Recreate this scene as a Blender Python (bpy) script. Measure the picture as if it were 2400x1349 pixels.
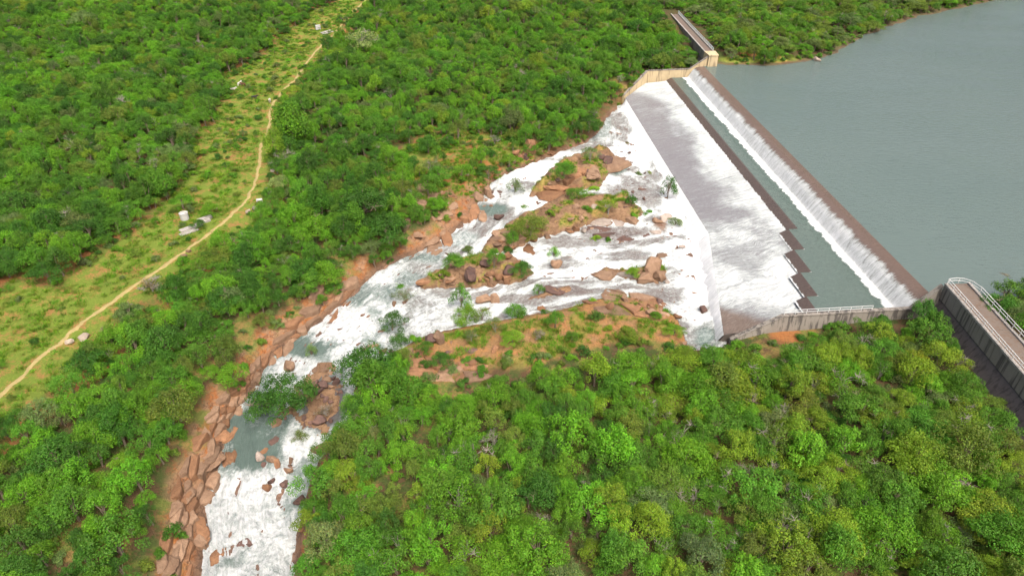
import bpy, bmesh, math, random
import numpy as np
from mathutils import Vector, kdtree

R = math.radians
scene = bpy.context.scene
for o in list(bpy.data.objects):
    bpy.data.objects.remove(o)
COL = scene.collection

# ------------------------------------------------------------------ camera
CAM_H, PITCH, FPX, PW, PH = 90.0, 35.0, 1600.0, 2400.0, 1349.0
cam = bpy.data.cameras.new('camera')
cam.sensor_width = 36.0
cam.lens = FPX / PW * 36.0
cam.clip_start, cam.clip_end = 0.5, 12000
cam_o = bpy.data.objects.new('camera', cam)
COL.objects.link(cam_o)
cam_o.location = (0, 0, CAM_H)
cam_o.rotation_euler = (R(90 - PITCH), 0, 0)
scene.camera = cam_o

# ------------------------------------------------------------------ sky, sun, exposure (overcast noon)
SUN_EL, SUN_AZ = 60.0, 155.0          # azimuth measured from +Y towards +X
world = bpy.data.worlds.new('World')
scene.world = world
world.use_nodes = True
wn = world.node_tree
wn.nodes.clear()
wo = wn.nodes.new('ShaderNodeOutputWorld')
bg = wn.nodes.new('ShaderNodeBackground')
sky = wn.nodes.new('ShaderNodeTexSky')
sky.sky_type = 'NISHITA'
sky.sun_disc = False
sky.sun_elevation = R(SUN_EL)
sky.sun_rotation = R(SUN_AZ)
sky.air_density = 0.7
sky.dust_density = 9.0
sky.ozone_density = 0.3
bg.inputs['Strength'].default_value = 0.12
wn.links.new(sky.outputs[0], bg.inputs['Color'])
wn.links.new(bg.outputs[0], wo.inputs['Surface'])
sun = bpy.data.lights.new('sun', 'SUN')
sun.energy = 1.4
sun.angle = R(28)
sun.color = (1.0, 0.97, 0.92)
sun_o = bpy.data.objects.new('sun', sun)
COL.objects.link(sun_o)
sd = Vector((math.sin(R(SUN_AZ)) * math.cos(R(SUN_EL)), math.cos(R(SUN_AZ)) * math.cos(R(SUN_EL)), math.sin(R(SUN_EL))))
sun_o.rotation_euler = sd.to_track_quat('Z', 'Y').to_euler()
sun_o.location = (0, 0, 300)
vs = scene.view_settings
vs.view_transform = 'Standard'
vs.look = 'None'
vs.gamma = 1.0
vs.use_curve_mapping = False
vs.exposure = 1.22
cy = scene.cycles
cy.max_bounces = 4; cy.diffuse_bounces = 2; cy.glossy_bounces = 2; cy.transmission_bounces = 2; cy.transparent_max_bounces = 4

# ------------------------------------------------------------------ survey helpers: picture point <-> place
SP, CP = math.sin(R(PITCH)), math.cos(R(PITCH))
def ray(px, py):
    x = (np.asarray(px, float) - 1200) / FPX
    u = (674.5 - np.asarray(py, float)) / FPX
    return np.stack([x, CP + u * SP, -SP + u * CP], -1)
def G(px, py, z):
    d = ray(px, py)
    t = (np.asarray(z, float) - CAM_H) / d[..., 2]
    return d[..., :2] * t[..., None]
def proj(x, y, z):
    dz = z - CAM_H
    dep = y * CP - dz * SP
    up = y * SP + dz * CP
    dep = np.maximum(dep, 1e-3)
    return 1200 + FPX * x / dep, 674.5 - FPX * up / dep, dep
DA = G(1672, 185, 9.0)
DE = np.array([math.cos(R(-85.6)), math.sin(R(-85.6))])   # along the dam, far to near
DN = np.array([DE[1], -DE[0]])                            # downstream
def dam(s, n):
    s = np.asarray(s, float); n = np.asarray(n, float)
    return DA[0] + s * DE[0] + n * DN[0], DA[1] + s * DE[1] + n * DN[1]
def dam_inv(x, y):
    dx, dy = x - DA[0], y - DA[1]
    return dx * DE[0] + dy * DE[1], dx * DN[0] + dy * DN[1]

rng = np.random.default_rng(7)
random.seed(7)
def _hash(ix, iy, seed):
    h = (ix.astype(np.int64) * 374761393 + iy.astype(np.int64) * 668265263 + seed * 974711) & 0x7fffffff
    h = ((h ^ (h >> 13)) * 1274126177) & 0x7fffffff
    return ((h ^ (h >> 16)) & 0xffff) / 65535.0
def vnoise(x, y, seed=0):
    ix, iy = np.floor(x), np.floor(y)
    fx, fy = x - ix, y - iy
    fx = fx * fx * fx * (fx * (fx * 6 - 15) + 10); fy = fy * fy * fy * (fy * (fy * 6 - 15) + 10)
    a, b = _hash(ix, iy, seed), _hash(ix + 1, iy, seed)
    c, d = _hash(ix, iy + 1, seed), _hash(ix + 1, iy + 1, seed)
    return (a * (1 - fx) + b * fx) * (1 - fy) + (c * (1 - fx) + d * fx) * fy
def fbm(x, y, seed=0, oct=4, gain=0.5):
    v, a, t = 0.0, 1.0, 0.0
    for k in range(oct):
        v = v + a * vnoise(x, y, seed + 17 * k); t += a
        x, y, a = x * 2.03 + 11.3, y * 2.03 + 5.7, a * gain
    return v / t
def sstep(a, b, x):
    t = np.clip((x - a) / (b - a), 0, 1)
    return t * t * (3 - 2 * t)
def seg_dist(x, y, pts, closed=False):
    best = np.full(np.shape(x), 1e18)
    P = list(pts)
    pairs = list(zip(P, P[1:] + P[:1])) if closed else list(zip(P[:-1], P[1:]))
    for (ax, ay), (bx, by) in pairs:
        dx, dy = bx - ax, by - ay
        t = np.clip(((x - ax) * dx + (y - ay) * dy) / max(dx * dx + dy * dy, 1e-9), 0, 1)
        best = np.minimum(best, (x - ax - t * dx) ** 2 + (y - ay - t * dy) ** 2)
    return np.sqrt(best)
def in_poly(x, y, pts):
    c = np.zeros(np.shape(x), bool)
    n = len(pts)
    for i in range(n):
        (x1, y1), (x2, y2) = pts[i], pts[(i + 1) % n]
        if y1 == y2: continue
        c ^= ((y1 > y) != (y2 > y)) & (x < (x2 - x1) * (y - y1) / (y2 - y1) + x1)
    return c
def sdist(x, y, pts):                                      # positive inside
    d = seg_dist(x, y, pts, True)
    return np.where(in_poly(x, y, pts), d, -d)
def poly(px_list, z):
    return [tuple(G(a, b, z)) for a, b in px_list]

# ------------------------------------------------------------------ river survey: cross sections from the spillway lip to the bottom edge
ROWS = [
 ([(1432,266),(1530,400),(1640,560),(1668,680),(1688,815)], 0.3),
 ([(1392,318),(1480,420),(1570,540),(1600,660),(1618,815)], 0.2),
 ([(1330,352),(1400,450),(1470,560),(1500,650),(1572,735)], -0.1),
 ([(1230,392),(1290,480),(1350,570),(1380,650),(1440,698)], -0.4),
 ([(1160,425),(1180,520),(1220,600),(1250,660),(1290,732)], -0.8),
 ([(1085,525),(1090,590),(1110,640),(1120,690),(1140,757)], -1.3),
 ([(1005,578),(995,620),(1000,660),(1010,710),(1015,782)], -1.7),
 ([(905,625),(905,660),(910,700),(930,750),(960,806)], -2.2),
 ([(848,672),(845,700),(850,740),(870,780),(915,840)], -2.6),
 ([(768,742),(755,770),(770,800),(800,830),(850,872)], -3.0),
 ([(655,822),(675,850),(705,870),(760,890),(835,905)], -3.4),
 ([(592,912),(630,920),(680,930),(750,945),(832,960)], -3.8),
 ([(532,995),(580,1000),(640,1015),(700,1030),(772,1045)], -4.2),
 ([(518,1085),(565,1085),(610,1090),(670,1095),(738,1100)], -4.6),
 ([(482,1160),(530,1165),(580,1170),(640,1170),(716,1170)], -5.4),
 ([(480,1250),(525,1255),(575,1255),(630,1250),(700,1250)], -5.8),
 ([(470,1345),(515,1348),(570,1350),(630,1350),(690,1350)], -6.1),
 ([(440,1460),(490,1465),(550,1465),(610,1465),(670,1465)], -6.5),
]
def crom(P, n):                                            # Catmull-Rom along axis 0
    P = np.asarray(P, float)
    m = len(P)
    t = np.linspace(0, m - 1, n)
    i = np.clip(np.floor(t).astype(int), 0, m - 2)
    f = (t - i).reshape((-1,) + (1,) * (P.ndim - 1))
    p0, p1, p2, p3 = P[np.maximum(i - 1, 0)], P[i], P[i + 1], P[np.minimum(i + 2, m - 1)]
    return 0.5 * (2 * p1 + (p2 - p0) * f + (2 * p0 - 5 * p1 + 4 * p2 - p3) * f ** 2 + (3 * p1 - p0 - 3 * p2 + p3) * f ** 3)
RK = np.array([[[*map(float, dam(a, b)), 0.35] for a, b in zip((-1, 45, 98, 118, 138.2), (31, 31, 31, 34.5, 40.5))]] + [[list(G(a, b, z)) + [z] for a, b in r] for r, z in ROWS])
def river_grid(nt, nn):
    A = crom(RK, nt)
    A = np.swapaxes(crom(np.swapaxes(A, 0, 1), nn), 0, 1)
    return A
RC = river_grid(160, 40)
RIVER_POLY = [tuple(p[:2]) for p in RC[:, 0]] + [tuple(p[:2]) for p in RC[::-1, -1]] + [tuple(p[:2]) for p in RC[0, ::-1]]
RIVER_NORTH = [tuple(p[:2]) for p in RC[:, 0]]
kd = kdtree.KDTree(RC.shape[0] * RC.shape[1])
for k, p in enumerate(RC.reshape(-1, 3)):
    kd.insert((p[0], p[1], 0), k)
kd.balance()
RCF = RC.reshape(-1, 3)

# ------------------------------------------------------------------ other surveyed outlines
CLEARING = poly([(-60,745),(60,690),(150,688),(220,620),(330,560),(400,490),(440,430),(470,350),(515,290),(545,190),(640,135),(700,80),(790,30),(850,5),
                 (845,40),(785,85),(745,150),(700,195),(655,240),(640,330),(628,420),(605,505),(520,565),(430,640),(330,705),(235,780),(170,850),(80,935),(-60,1040)], 3.5)
PATH_PX = [(-60,965),(0,930),(80,850),(150,795),(215,742),(310,672),(420,597),(500,540),(548,500),(580,462),(598,425),(606,385),(612,345),(626,315),(632,285),(634,255),(660,215),(688,190),(705,165),(728,135),(752,108),(775,88),(800,60),(820,35),(845,10),(880,-25)]
RES_POLY = [tuple(dam(-16, -1)), tuple(dam(137, -1)), tuple(dam(137, -6.3)), (94, 109.5), (100, 111.5), (107, 113.5), (120, 112), (200, 95), (900, 60), (900, 520), (420, 470)] + \
           poly([(2420,-25),(2330,2),(2200,30),(2130,46),(2050,72),(1960,120),(1910,142),(1830,152),(1740,154),(1690,152)], 9.0) + [tuple(dam(-16, -5))]
ISLANDS = [  # outline, rise over the water
 ([(1242,462),(1262,432),(1300,400),(1340,378),(1400,362),(1440,370),(1432,402),(1402,442),(1330,450)], 3.4),
 ([(1128,582),(1150,555),(1200,520),(1290,480),(1330,462),(1400,468),(1470,468),(1500,500),(1497,528),(1400,522),(1300,548),(1200,582),(1140,594)], 2.2),
 ([(968,668),(1010,640),(1060,608),(1130,598),(1200,603),(1248,635),(1232,657),(1120,667),(1000,670)], 2.4),
 ([(1358,657),(1420,634),(1480,638),(1530,618),(1560,640),(1542,670),(1490,667),(1440,652)], 1.3),
 ([(1235,698),(1262,682),(1300,670),(1345,672),(1340,684),(1290,690)], 0.35),
 ([(720,880),(745,850),(790,848),(800,890),(790,940),(770,1000),(735,1020),(690,985),(650,960),(650,930),(700,915)], 0.05),
 ([(1330,690),(1300,715),(1200,740),(1180,752),(1260,740)], 0.1),
]
ISL_W = [(poly(p, -0.6 if k != 5 else -3.6), h) for k, (p, h) in enumerate(ISLANDS)]
BASE = [(0,0,14),(300,0,13),(700,0,10),(0,300,9),(250,300,8),(450,250,6),(0,600,6),(200,560,5),(420,600,3.5),(0,950,3.5),(620,320,4),(560,450,3.5),(740,120,6),(830,10,8),(900,300,3.5),(800,500,2),
        (1100,330,2.5),(1000,150,7),(1200,0,14),(1350,150,8),(1420,240,5),(1500,100,9),(1575,40,12.5),(1700,60,12.5),(1900,80,11.5),(2200,0,13),(0,1349,2.5),(250,1050,1.5),(150,1200,2),(420,900,1),(300,1349,-1.5),
        (600,620,2.2),(700,600,1.5),(2400,1349,5),(1900,1300,3.5),(1500,1349,2.5),(1100,1300,0.5),(900,1250,-1.5),(850,1050,-1),(1000,1000,0),(1300,900,1),(1600,880,2),(1850,800,3.6),(2100,800,4.8),(2300,950,6),(2400,900,6.5),(2400,720,9.8),(1300,760,1.2),(1000,800,-0.5)]
BX = np.array([list(G(a, b, z)) + [z] for a, b, z in BASE])
BX = np.vstack([BX, [[700, 80, 14], [120, 30, 10], [0, 900, 60], [-700, 700, 50], [700, 700, 40], [-600, 200, 25], [0, 20, -4]]])

def base_h(x, y):
    num = np.zeros_like(x); den = np.zeros_like(x)
    for bx, by, bz in BX:
        d2 = (x - bx) ** 2 + (y - by) ** 2
        w = 1.0 / (d2 + 60.0) ** 1.6
        num += w * bz; den += w
    return num / den + (fbm(x / 23, y / 23, 3) - 0.5) * 1.6 + (fbm(x / 6, y / 6, 5) - 0.5) * 0.5

# ------------------------------------------------------------------ the terrain grid: fine at the river, growing outwards
def axis(lo, hi, step, a, b, grow=1.05, mx=60):
    v = list(np.arange(lo, hi + step / 2, step))
    s = step
    while v[-1] < b:
        s = min(s * grow, mx); v.append(v[-1] + s)
    s = step
    pre = []
    c = lo
    while c > a:
        s = min(s * grow, mx); c -= s; pre.append(c)
    return np.array(pre[::-1] + v)
XS = axis(-62, 60, 0.5, -2500, 2500, 1.02)
YS = axis(58, 250, 0.55, 5, 3500, 1.02)
GX, GY = np.meshgrid(XS, YS)
T = base_h(GX, GY)
near = (GX > -130) & (GX < 100) & (GY < 290)
RD = np.full(GX.shape, -999.0)                             # distance into the river (+)
RD[near] = sdist(GX[near], GY[near], RIVER_POLY)
ZW = np.zeros(GX.shape)
band = RD > -22
ZW[band] = [RCF[kd.find((a, b, 0))[1]][2] for a, b in zip(GX[band], GY[band])]
ND = np.full(GX.shape, 999.0)
ND[band] = seg_dist(GX[band], GY[band], RIVER_NORTH)
rockn = fbm(GX / 3.1, GY / 3.1, 21, 4)
ridg = 1 - np.abs(2 * fbm(GX / 5.0 + 0.35 * GY / 5.0, GY / 3.2, 31, 4) - 1)
out = np.clip(-RD, 0, None)
BW = np.where(ND <= out + 1.5, 11.0, 7.0)
f = sstep(0.0, 1.0, (out / BW) ** 0.8)
strata = np.floor((ridg + rockn) * 5) / 5
bank = ZW + 0.25 + out * 0.16 + (strata - 0.7) * 0.9 * sstep(0, 2, out)
T = np.where(band & (RD <= 0), bank * (1 - f) + np.maximum(T, ZW + 0.6) * f, T)
depth = np.clip(0.1 + 0.45 * RD, 0.1, 1.1)
bed = ZW - depth + np.clip(ridg - 0.70, 0, 1) * 3.4 * sstep(0.5, 3, RD)
T = np.where(RD > 0, np.minimum(bed, ZW + 0.7), T)
ISL = np.zeros(GX.shape)
for pts, h in ISL_W:
    jx, jy = (fbm(GX[near] / 2.2, GY[near] / 2.2, 41) - .5) * 2.6, (fbm(GX[near] / 2.2, GY[near] / 2.2, 43) - .5) * 2.6
    d = sdist(GX[near] + jx, GY[near] + jy, pts)
    top = ZW[near] + h * (1 - np.exp(-np.clip(d, 0, None) / 1.3)) * (0.65 + 0.6 * rockn[near]) + (strata[near] - .7) * 0.9 * min(1.0, h * 1.3 + .15) * sstep(0, 1.5, d)
    T[near] = np.where(d > 0, np.maximum(T[near], top), T[near])
    ISL[near] = np.maximum(ISL[near], sstep(-0.6, 0.4, d))
# reservoir basin, spillway trench
SD_, ND_ = dam_inv(GX, GY)
rd = np.full(GX.shape, -999.0)
m = (GX > 60) & (GX < 950) & (GY > 50) & (GY < 560)
rd[m] = sdist(GX[m], GY[m], RES_POLY)
sh = rd + (fbm(GX / 7, GY / 7, 51) - .5) * 5
T = np.where((rd > -999), np.where(sh > 0, 9.0 - np.clip(sh * 0.35, 0.02, 6), np.minimum(T, np.where(rd > -30, 9.15 + np.clip(-sh, 0, None) * 0.16 + np.clip(-sh - 14, 0, 99) * .4, 99))), T)
T = np.where((rd > -14) & (sh <= 0) & (ND_ < -4), np.maximum(T, 9.12 + np.clip(-sh, 0, 12) * 0.09), T)
lipn = np.interp(SD_, [-16, 98, 140], [32.5, 32.5, 43.0])
tren = (SD_ > -15.5) & (SD_ < 138.6) & (ND_ > -3.5) & (ND_ < lipn + 1.5)
farcut = (SD_ < -1.5) & (ND_ > 20.5) & (SD_ + 15.9 < (ND_ - 20.5) * 1.13)
tren |= (SD_ > -1.0) & (SD_ < 138.4) & (ND_ > 25) & (ND_ < lipn + 3.2)
T = np.where(tren & ~farcut, np.minimum(T, np.where(ND_ > 26, -0.6, 0.5)), T)
# keep the ground below the wall tops on the land side
side = (SD_ >= 138.0) & (SD_ < 146) & (ND_ > -1) & (ND_ < 46)
T = np.where(side, np.minimum(T, np.interp(ND_, [3, 29, 40, 46], [5.0, 4.6, 1.6, 1.0]) + (SD_ - 138) * 0.1), T)
sidef = (SD_ <= -14.6) & (SD_ > -26) & (ND_ > -2) & (ND_ < 34)
T = np.where(sidef, np.minimum(T, np.interp(ND_, [4, 20, 32], [7.2, 6.6, 3.0])), T)

fl_ = (SD_ > -16) & (SD_ < 6) & (ND_ > 20.5) & (ND_ < 44) & farcut
T = np.where(fl_, np.minimum(T, np.interp(SD_, [-15, -2, 6], [7.0, 2.3, 1.5]) + np.clip((ND_ - 20.5) * 1.13 - SD_ - 15.9, 0, 12) * .12), T)
def tri_interp(A, x, y):
    x = np.asarray(x, float); y = np.asarray(y, float)
    i = np.clip(np.searchsorted(XS, x) - 1, 0, len(XS) - 2)
    j = np.clip(np.searchsorted(YS, y) - 1, 0, len(YS) - 2)
    fx = np.clip((x - XS[i]) / (XS[i + 1] - XS[i]), 0, 1); fy = np.clip((y - YS[j]) / (YS[j + 1] - YS[j]), 0, 1)
    return (A[j, i] * (1 - fx) + A[j, i + 1] * fx) * (1 - fy) + (A[j + 1, i] * (1 - fx) + A[j + 1, i + 1] * fx) * fy
SURF = np.where(RD > 0, np.maximum(T, ZW), np.where(sh > 0, np.maximum(T, 9.0), T))
def hit(px, py):
    d = ray(px, py)
    t = np.linspace(70, 700, 2600)
    x, y, z = d[0] * t, d[1] * t, CAM_H + d[2] * t
    h = tri_interp(SURF, x, y)
    k = int(np.argmax(z <= h))
    return float(x[k]), float(y[k]), float(h[k])
def mpp(x, y, z):                                          # metres per picture pixel there
    return float(proj(x, y, z)[2]) / FPX

# ------------------------------------------------------------------ node helpers
def mat(name):
    m_ = bpy.data.materials.new(name)
    m_.use_nodes = True
    nt = m_.node_tree
    nt.nodes.clear()
    out_ = nt.nodes.new('ShaderNodeOutputMaterial')
    return m_, nt, out_
def nd(nt, typ, **kw):
    n_ = nt.nodes.new(typ)
    for k, v in kw.items():
        if k in n_.inputs: n_.inputs[k].default_value = v
        else: setattr(n_, k, v)
    return n_
def lk(nt, a, b): nt.links.new(a, b)
def mixc(nt, fac, a, b, blend='MIX'):
    n_ = nt.nodes.new('ShaderNodeMix')
    n_.data_type = 'RGBA'; n_.blend_type = blend
    for sock, v in ((n_.inputs[0], fac), (n_.inputs[6], a), (n_.inputs[7], b)):
        if hasattr(v, 'is_linked'): lk(nt, v, sock)
        else: sock.default_value = v if not isinstance(v, tuple) or len(v) == 4 else (*v, 1)
    return n_.outputs[2]
def math_(nt, op, a, b=None, c=None, clamp=False):
    n_ = nt.nodes.new('ShaderNodeMath'); n_.operation = op; n_.use_clamp = clamp
    for k, v in enumerate((a, b, c)):
        if v is None: continue
        if hasattr(v, 'is_linked'): lk(nt, v, n_.inputs[k])
        else: n_.inputs[k].default_value = v
    return n_.outputs[0]
def noise(nt, vec, scale, detail=4, rough=0.55, dist=0.0):
    n_ = nd(nt, 'ShaderNodeTexNoise', Scale=scale, Detail=detail, Roughness=rough, Distortion=dist)
    if vec is not None: lk(nt, vec, n_.inputs['Vector'])
    return n_.outputs['Fac']
def vscale(nt, vec, s):
    n_ = nt.nodes.new('ShaderNodeVectorMath'); n_.operation = 'MULTIPLY'
    lk(nt, vec, n_.inputs[0]); n_.inputs[1].default_value = s
    return n_.outputs[0]
def ramp(nt, fac, a, b):
    n_ = nd(nt, 'ShaderNodeMapRange'); n_.interpolation_type = 'SMOOTHSTEP'
    lk(nt, fac, n_.inputs[0]); n_.inputs[1].default_value = a; n_.inputs[2].default_value = b
    return n_.outputs[0]
def bump(nt, h, strength, dist):
    n_ = nd(nt, 'ShaderNodeBump', Strength=strength, Distance=dist)
    lk(nt, h, n_.inputs['Height'])
    return n_.outputs[0]
def pos(nt): return nt.nodes.new('ShaderNodeNewGeometry').outputs['Position']
def obj_co(nt): return nt.nodes.new('ShaderNodeTexCoord').outputs['Object']
def attr(nt, name, typ='GEOMETRY'):
    n_ = nt.nodes.new('ShaderNodeAttribute'); n_.attribute_name = name; n_.attribute_type = typ
    return n_
def princ(nt, out_, **kw):
    p = nd(nt, 'ShaderNodeBsdfPrincipled', **kw)
    lk(nt, p.outputs[0], out_.inputs['Surface'])
    return p

# ground: two surveyed soil colours per place, mixed by procedural noise
def make_ground_mat():
    m_, nt, o_ = mat('ground')
    P = pos(nt)
    a, b, w = attr(nt, 'soil_a'), attr(nt, 'soil_b'), attr(nt, 'soil_mix')
    n1, n2, n3 = noise(nt, P, 0.33, 6, 0.62), noise(nt, P, 2.3, 5, 0.65), noise(nt, P, 9.0, 3, 0.6)
    f_ = math_(nt, 'ADD', math_(nt, 'MULTIPLY', n1, 0.65), math_(nt, 'MULTIPLY', n2, 0.35))
    f_ = ramp(nt, math_(nt, 'ADD', f_, w.outputs['Fac']), 0.44, 0.56)
    c = mixc(nt, f_, a.outputs['Color'], b.outputs['Color'])
    v = math_(nt, 'ADD', math_(nt, 'MULTIPLY', n2, 0.9), math_(nt, 'MULTIPLY', n3, 0.7))
    v = math_(nt, 'ADD', v, 0.22)
    c = mixc(nt, 1.0, c, v, 'MULTIPLY')
    vor = nd(nt, 'ShaderNodeTexVoronoi', Scale=0.55, feature='DISTANCE_TO_EDGE')
    wv = nt.nodes.new('ShaderNodeVectorMath'); wv.operation = 'MULTIPLY_ADD'
    nw = nd(nt, 'ShaderNodeTexNoise', Scale=0.8, Detail=4.0); lk(nt, P, nw.inputs['Vector'])
    lk(nt, nw.outputs['Color'], wv.inputs[0]); wv.inputs[1].default_value = (3.2, 3.2, 1.0); lk(nt, vscale(nt, P, (1.3, .75, 2.2)), wv.inputs[2])
    lk(nt, wv.outputs[0], vor.inputs['Vector'])
    crack = ramp(nt, vor.outputs['Distance'], 0.0, 0.05)
    rk = attr(nt, 'rocky').outputs['Fac']
    cm = math_(nt, 'SUBTRACT', 1.0, math_(nt, 'MULTIPLY', math_(nt, 'SUBTRACT', 1.0, crack), math_(nt, 'MULTIPLY', rk, 0.4)))
    c = mixc(nt, 1.0, c, cm, 'MULTIPLY')
    p = princ(nt, o_, Roughness=0.92)
    p.inputs['Specular IOR Level'].default_value = 0.15
    lk(nt, c, p.inputs['Base Color'])
    h = math_(nt, 'ADD', math_(nt, 'ADD', n2, math_(nt, 'MULTIPLY', n3, 0.3)), math_(nt, 'MULTIPLY', math_(nt, 'MULTIPLY', crack, rk), 0.5))
    lk(nt, bump(nt, h, 0.7, 0.5), p.inputs['Normal'])
    return m_

def make_water_mat():
    m_, nt, o_ = mat('flowing_water')
    fl = attr(nt, 'flow').outputs['Vector']
    F = attr(nt, 'foam').outputs['Fac']
    bedc = attr(nt, 'bed').outputs['Color']
    s1 = noise(nt, vscale(nt, fl, (0.17, 0.38, 0.3)), 1.0, 8, 0.70, 1.8)
    s2 = noise(nt, vscale(nt, fl, (0.75, 1.4, 1.0)), 1.0, 7, 0.72, 2.0)
    s3 = noise(nt, vscale(nt, fl, (2.6, 5.0, 2.0)), 1.0, 3, 0.6, 0.8)
    st = math_(nt, 'ADD', math_(nt, 'ADD', math_(nt, 'MULTIPLY', s1, 0.42), math_(nt, 'MULTIPLY', s2, 0.36)), math_(nt, 'MULTIPLY', s3, 0.22))
    tb = attr(nt, 'turb').outputs['Fac']
    P_ = pos(nt)
    t1 = noise(nt, P_, 0.42, 9, 0.70, 2.2); t2 = noise(nt, P_, 1.7, 6, 0.68, 1.5)
    iso = math_(nt, 'ADD', math_(nt, 'MULTIPLY', t1, 0.62), math_(nt, 'MULTIPLY', t2, 0.38))
    st = math_(nt, 'ADD', math_(nt, 'MULTIPLY', st, math_(nt, 'SUBTRACT', 1.0, tb)), math_(nt, 'MULTIPLY', iso, tb))
    k = math_(nt, 'ADD', F, math_(nt, 'MULTIPLY', math_(nt, 'SUBTRACT', st, 0.5), math_(nt, 'SUBTRACT', 2.6, math_(nt, 'MULTIPLY', attr(nt, 'veil').outputs['Fac'], 1.5))))
    mask = ramp(nt, k, 0.22, 0.84)
    bedv = mixc(nt, 1.0, bedc, math_(nt, 'ADD', math_(nt, 'MULTIPLY', s2, 0.9), 0.55), 'MULTIPLY')
    wet = nd(nt, 'ShaderNodeBsdfPrincipled', Roughness=0.12, IOR=1.33)
    lk(nt, bedv, wet.inputs['Base Color'])
    foamc = mixc(nt, ramp(nt, k, 0.45, 1.20), (0.35, 0.39, 0.38), (0.72, 0.735, 0.74))
    wh = nd(nt, 'ShaderNodeBsdfPrincipled', Roughness=0.75)
    wh.inputs['Specular IOR Level'].default_value = 0.2
    lk(nt, foamc, wh.inputs['Base Color'])
    bp = bump(nt, math_(nt, 'ADD', math_(nt, 'ADD', s2, math_(nt, 'MULTIPLY', math_(nt, 'MULTIPLY', t2, tb), 1.2)), math_(nt, 'MULTIPLY', s3, 0.4)), 0.9, 0.55)
    lk(nt, bp, wet.inputs['Normal']); lk(nt, bp, wh.inputs['Normal'])
    mx = nt.nodes.new('ShaderNodeMixShader')
    lk(nt, mask, mx.inputs[0]); lk(nt, wet.outputs[0], mx.inputs[1]); lk(nt, wh.outputs[0], mx.inputs[2])
    lk(nt, mx.outputs[0], o_.inputs['Surface'])
    return m_

def make_lake_mat():
    m_, nt, o_ = mat('lake_water')
    P = pos(nt)
    n0 = noise(nt, vscale(nt, P, (0.012, 0.02, 1)), 1.0, 3)
    n1 = noise(nt, vscale(nt, P, (0.5, 1.3, 1)), 1.0, 4, 0.6, 0.6)
    n2 = noise(nt, vscale(nt, P, (1.6, 3.6, 1)), 1.0, 3, 0.6, 0.3)
    c = mixc(nt, n0, (0.074, 0.104, 0.094), (0.094, 0.122, 0.112))
    p = princ(nt, o_, IOR=1.33)
    nw = noise(nt, vscale(nt, P, (0.02, 0.05, 1)), 1.0, 5, 0.6, 1.0)
    lk(nt, math_(nt, 'ADD', 0.06, math_(nt, 'MULTIPLY', ramp(nt, nw, .4, .65), 0.16)), p.inputs['Roughness'])
    lk(nt, c, p.inputs['Base Color'])
    h = math_(nt, 'ADD', n1, math_(nt, 'MULTIPLY', n2, 0.45))
    lk(nt, bump(nt, h, 0.6, 0.3), p.inputs['Normal'])
    return m_

def make_concrete(name, base, dark, stain, stain_z=0.06, top=None, rough=0.85, low=0.47, high=0.62):
    m_, nt, o_ = mat(name)
    P = pos(nt)
    n1 = noise(nt, P, 0.5, 6, 0.6)
    n2 = noise(nt, P, 5.0, 4, 0.6)
    s_ = noise(nt, vscale(nt, P, (1.3, 1.3, stain_z)), 1.0, 5, 0.62)
    c = mixc(nt, n1, tuple(0.8 * v for v in base), tuple(min(1.2 * v, .85) for v in base))
    c = mixc(nt, 0.35, c, n2, 'MULTIPLY')
    c = mixc(nt, math_(nt, 'MULTIPLY', ramp(nt, s_, low, high), stain), c, dark)
    p = princ(nt, o_, Roughness=rough)
    lk(nt, c, p.inputs['Base Color'])
    lk(nt, bump(nt, n2, 0.4, 0.05), p.inputs['Normal'])
    return m_

def make_rock(name, a, b, dark):
    m_, nt, o_ = mat(name)
    P = pos(nt)
    oi = nt.nodes.new('ShaderNodeObjectInfo')
    n1, n2 = noise(nt, P, 0.7, 5, 0.65), noise(nt, P, 4.5, 5, 0.65)
    c = mixc(nt, ramp(nt, n1, 0.35, 0.65), a, b)
    c = mixc(nt, math_(nt, 'MULTIPLY', ramp(nt, n2, 0.5, 0.72), 0.6), c, dark)
    v = math_(nt, 'ADD', math_(nt, 'MULTIPLY', oi.outputs['Random'], 0.55), 0.7)
    c = mixc(nt, 1.0, c, v, 'MULTIPLY')
    p = princ(nt, o_, Roughness=0.8)
    p.inputs['Specular IOR Level'].default_value = 0.25
    lk(nt, c, p.inputs['Base Color'])
    lk(nt, bump(nt, math_(nt, 'ADD', n2, n1), 0.8, 0.25), p.inputs['Normal'])
    return m_

def make_leaf():
    m_, nt, o_ = mat('leaf')
    t = attr(nt, 'tint', 'INSTANCER').outputs['Color']
    lv = attr(nt, 'leaf_tone').outputs['Color']
    c = mixc(nt, 1.0, t, lv, 'MULTIPLY')
    p = nd(nt, 'ShaderNodeBsdfPrincipled', Roughness=0.62)
    p.inputs['Specular IOR Level'].default_value = 0.25
    lk(nt, c, p.inputs['Base Color'])
    tr = nt.nodes.new('ShaderNodeBsdfTranslucent')
    lk(nt, mixc(nt, 1.0, c, (1.15, 1.2, 0.7, 1), 'MULTIPLY'), tr.inputs['Color'])
    mx = nt.nodes.new('ShaderNodeMixShader'); mx.inputs[0].default_value = 0.32
    lk(nt, p.outputs[0], mx.inputs[1]); lk(nt, tr.outputs[0], mx.inputs[2])
    lk(nt, mx.outputs[0], o_.inputs['Surface'])
    return m_

def plain(name, col, rough=0.7, metal=0.0, var=0.25, scale=3.0):
    m_, nt, o_ = mat(name)
    n1 = noise(nt, pos(nt), scale, 5, 0.6)
    c = mixc(nt, n1, tuple(v * (1 - var) for v in col), tuple(min(1, v * (1 + var)) for v in col))
    p = princ(nt, o_, Roughness=rough, Metallic=metal)
    lk(nt, c, p.inputs['Base Color'])
    return m_

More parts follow.
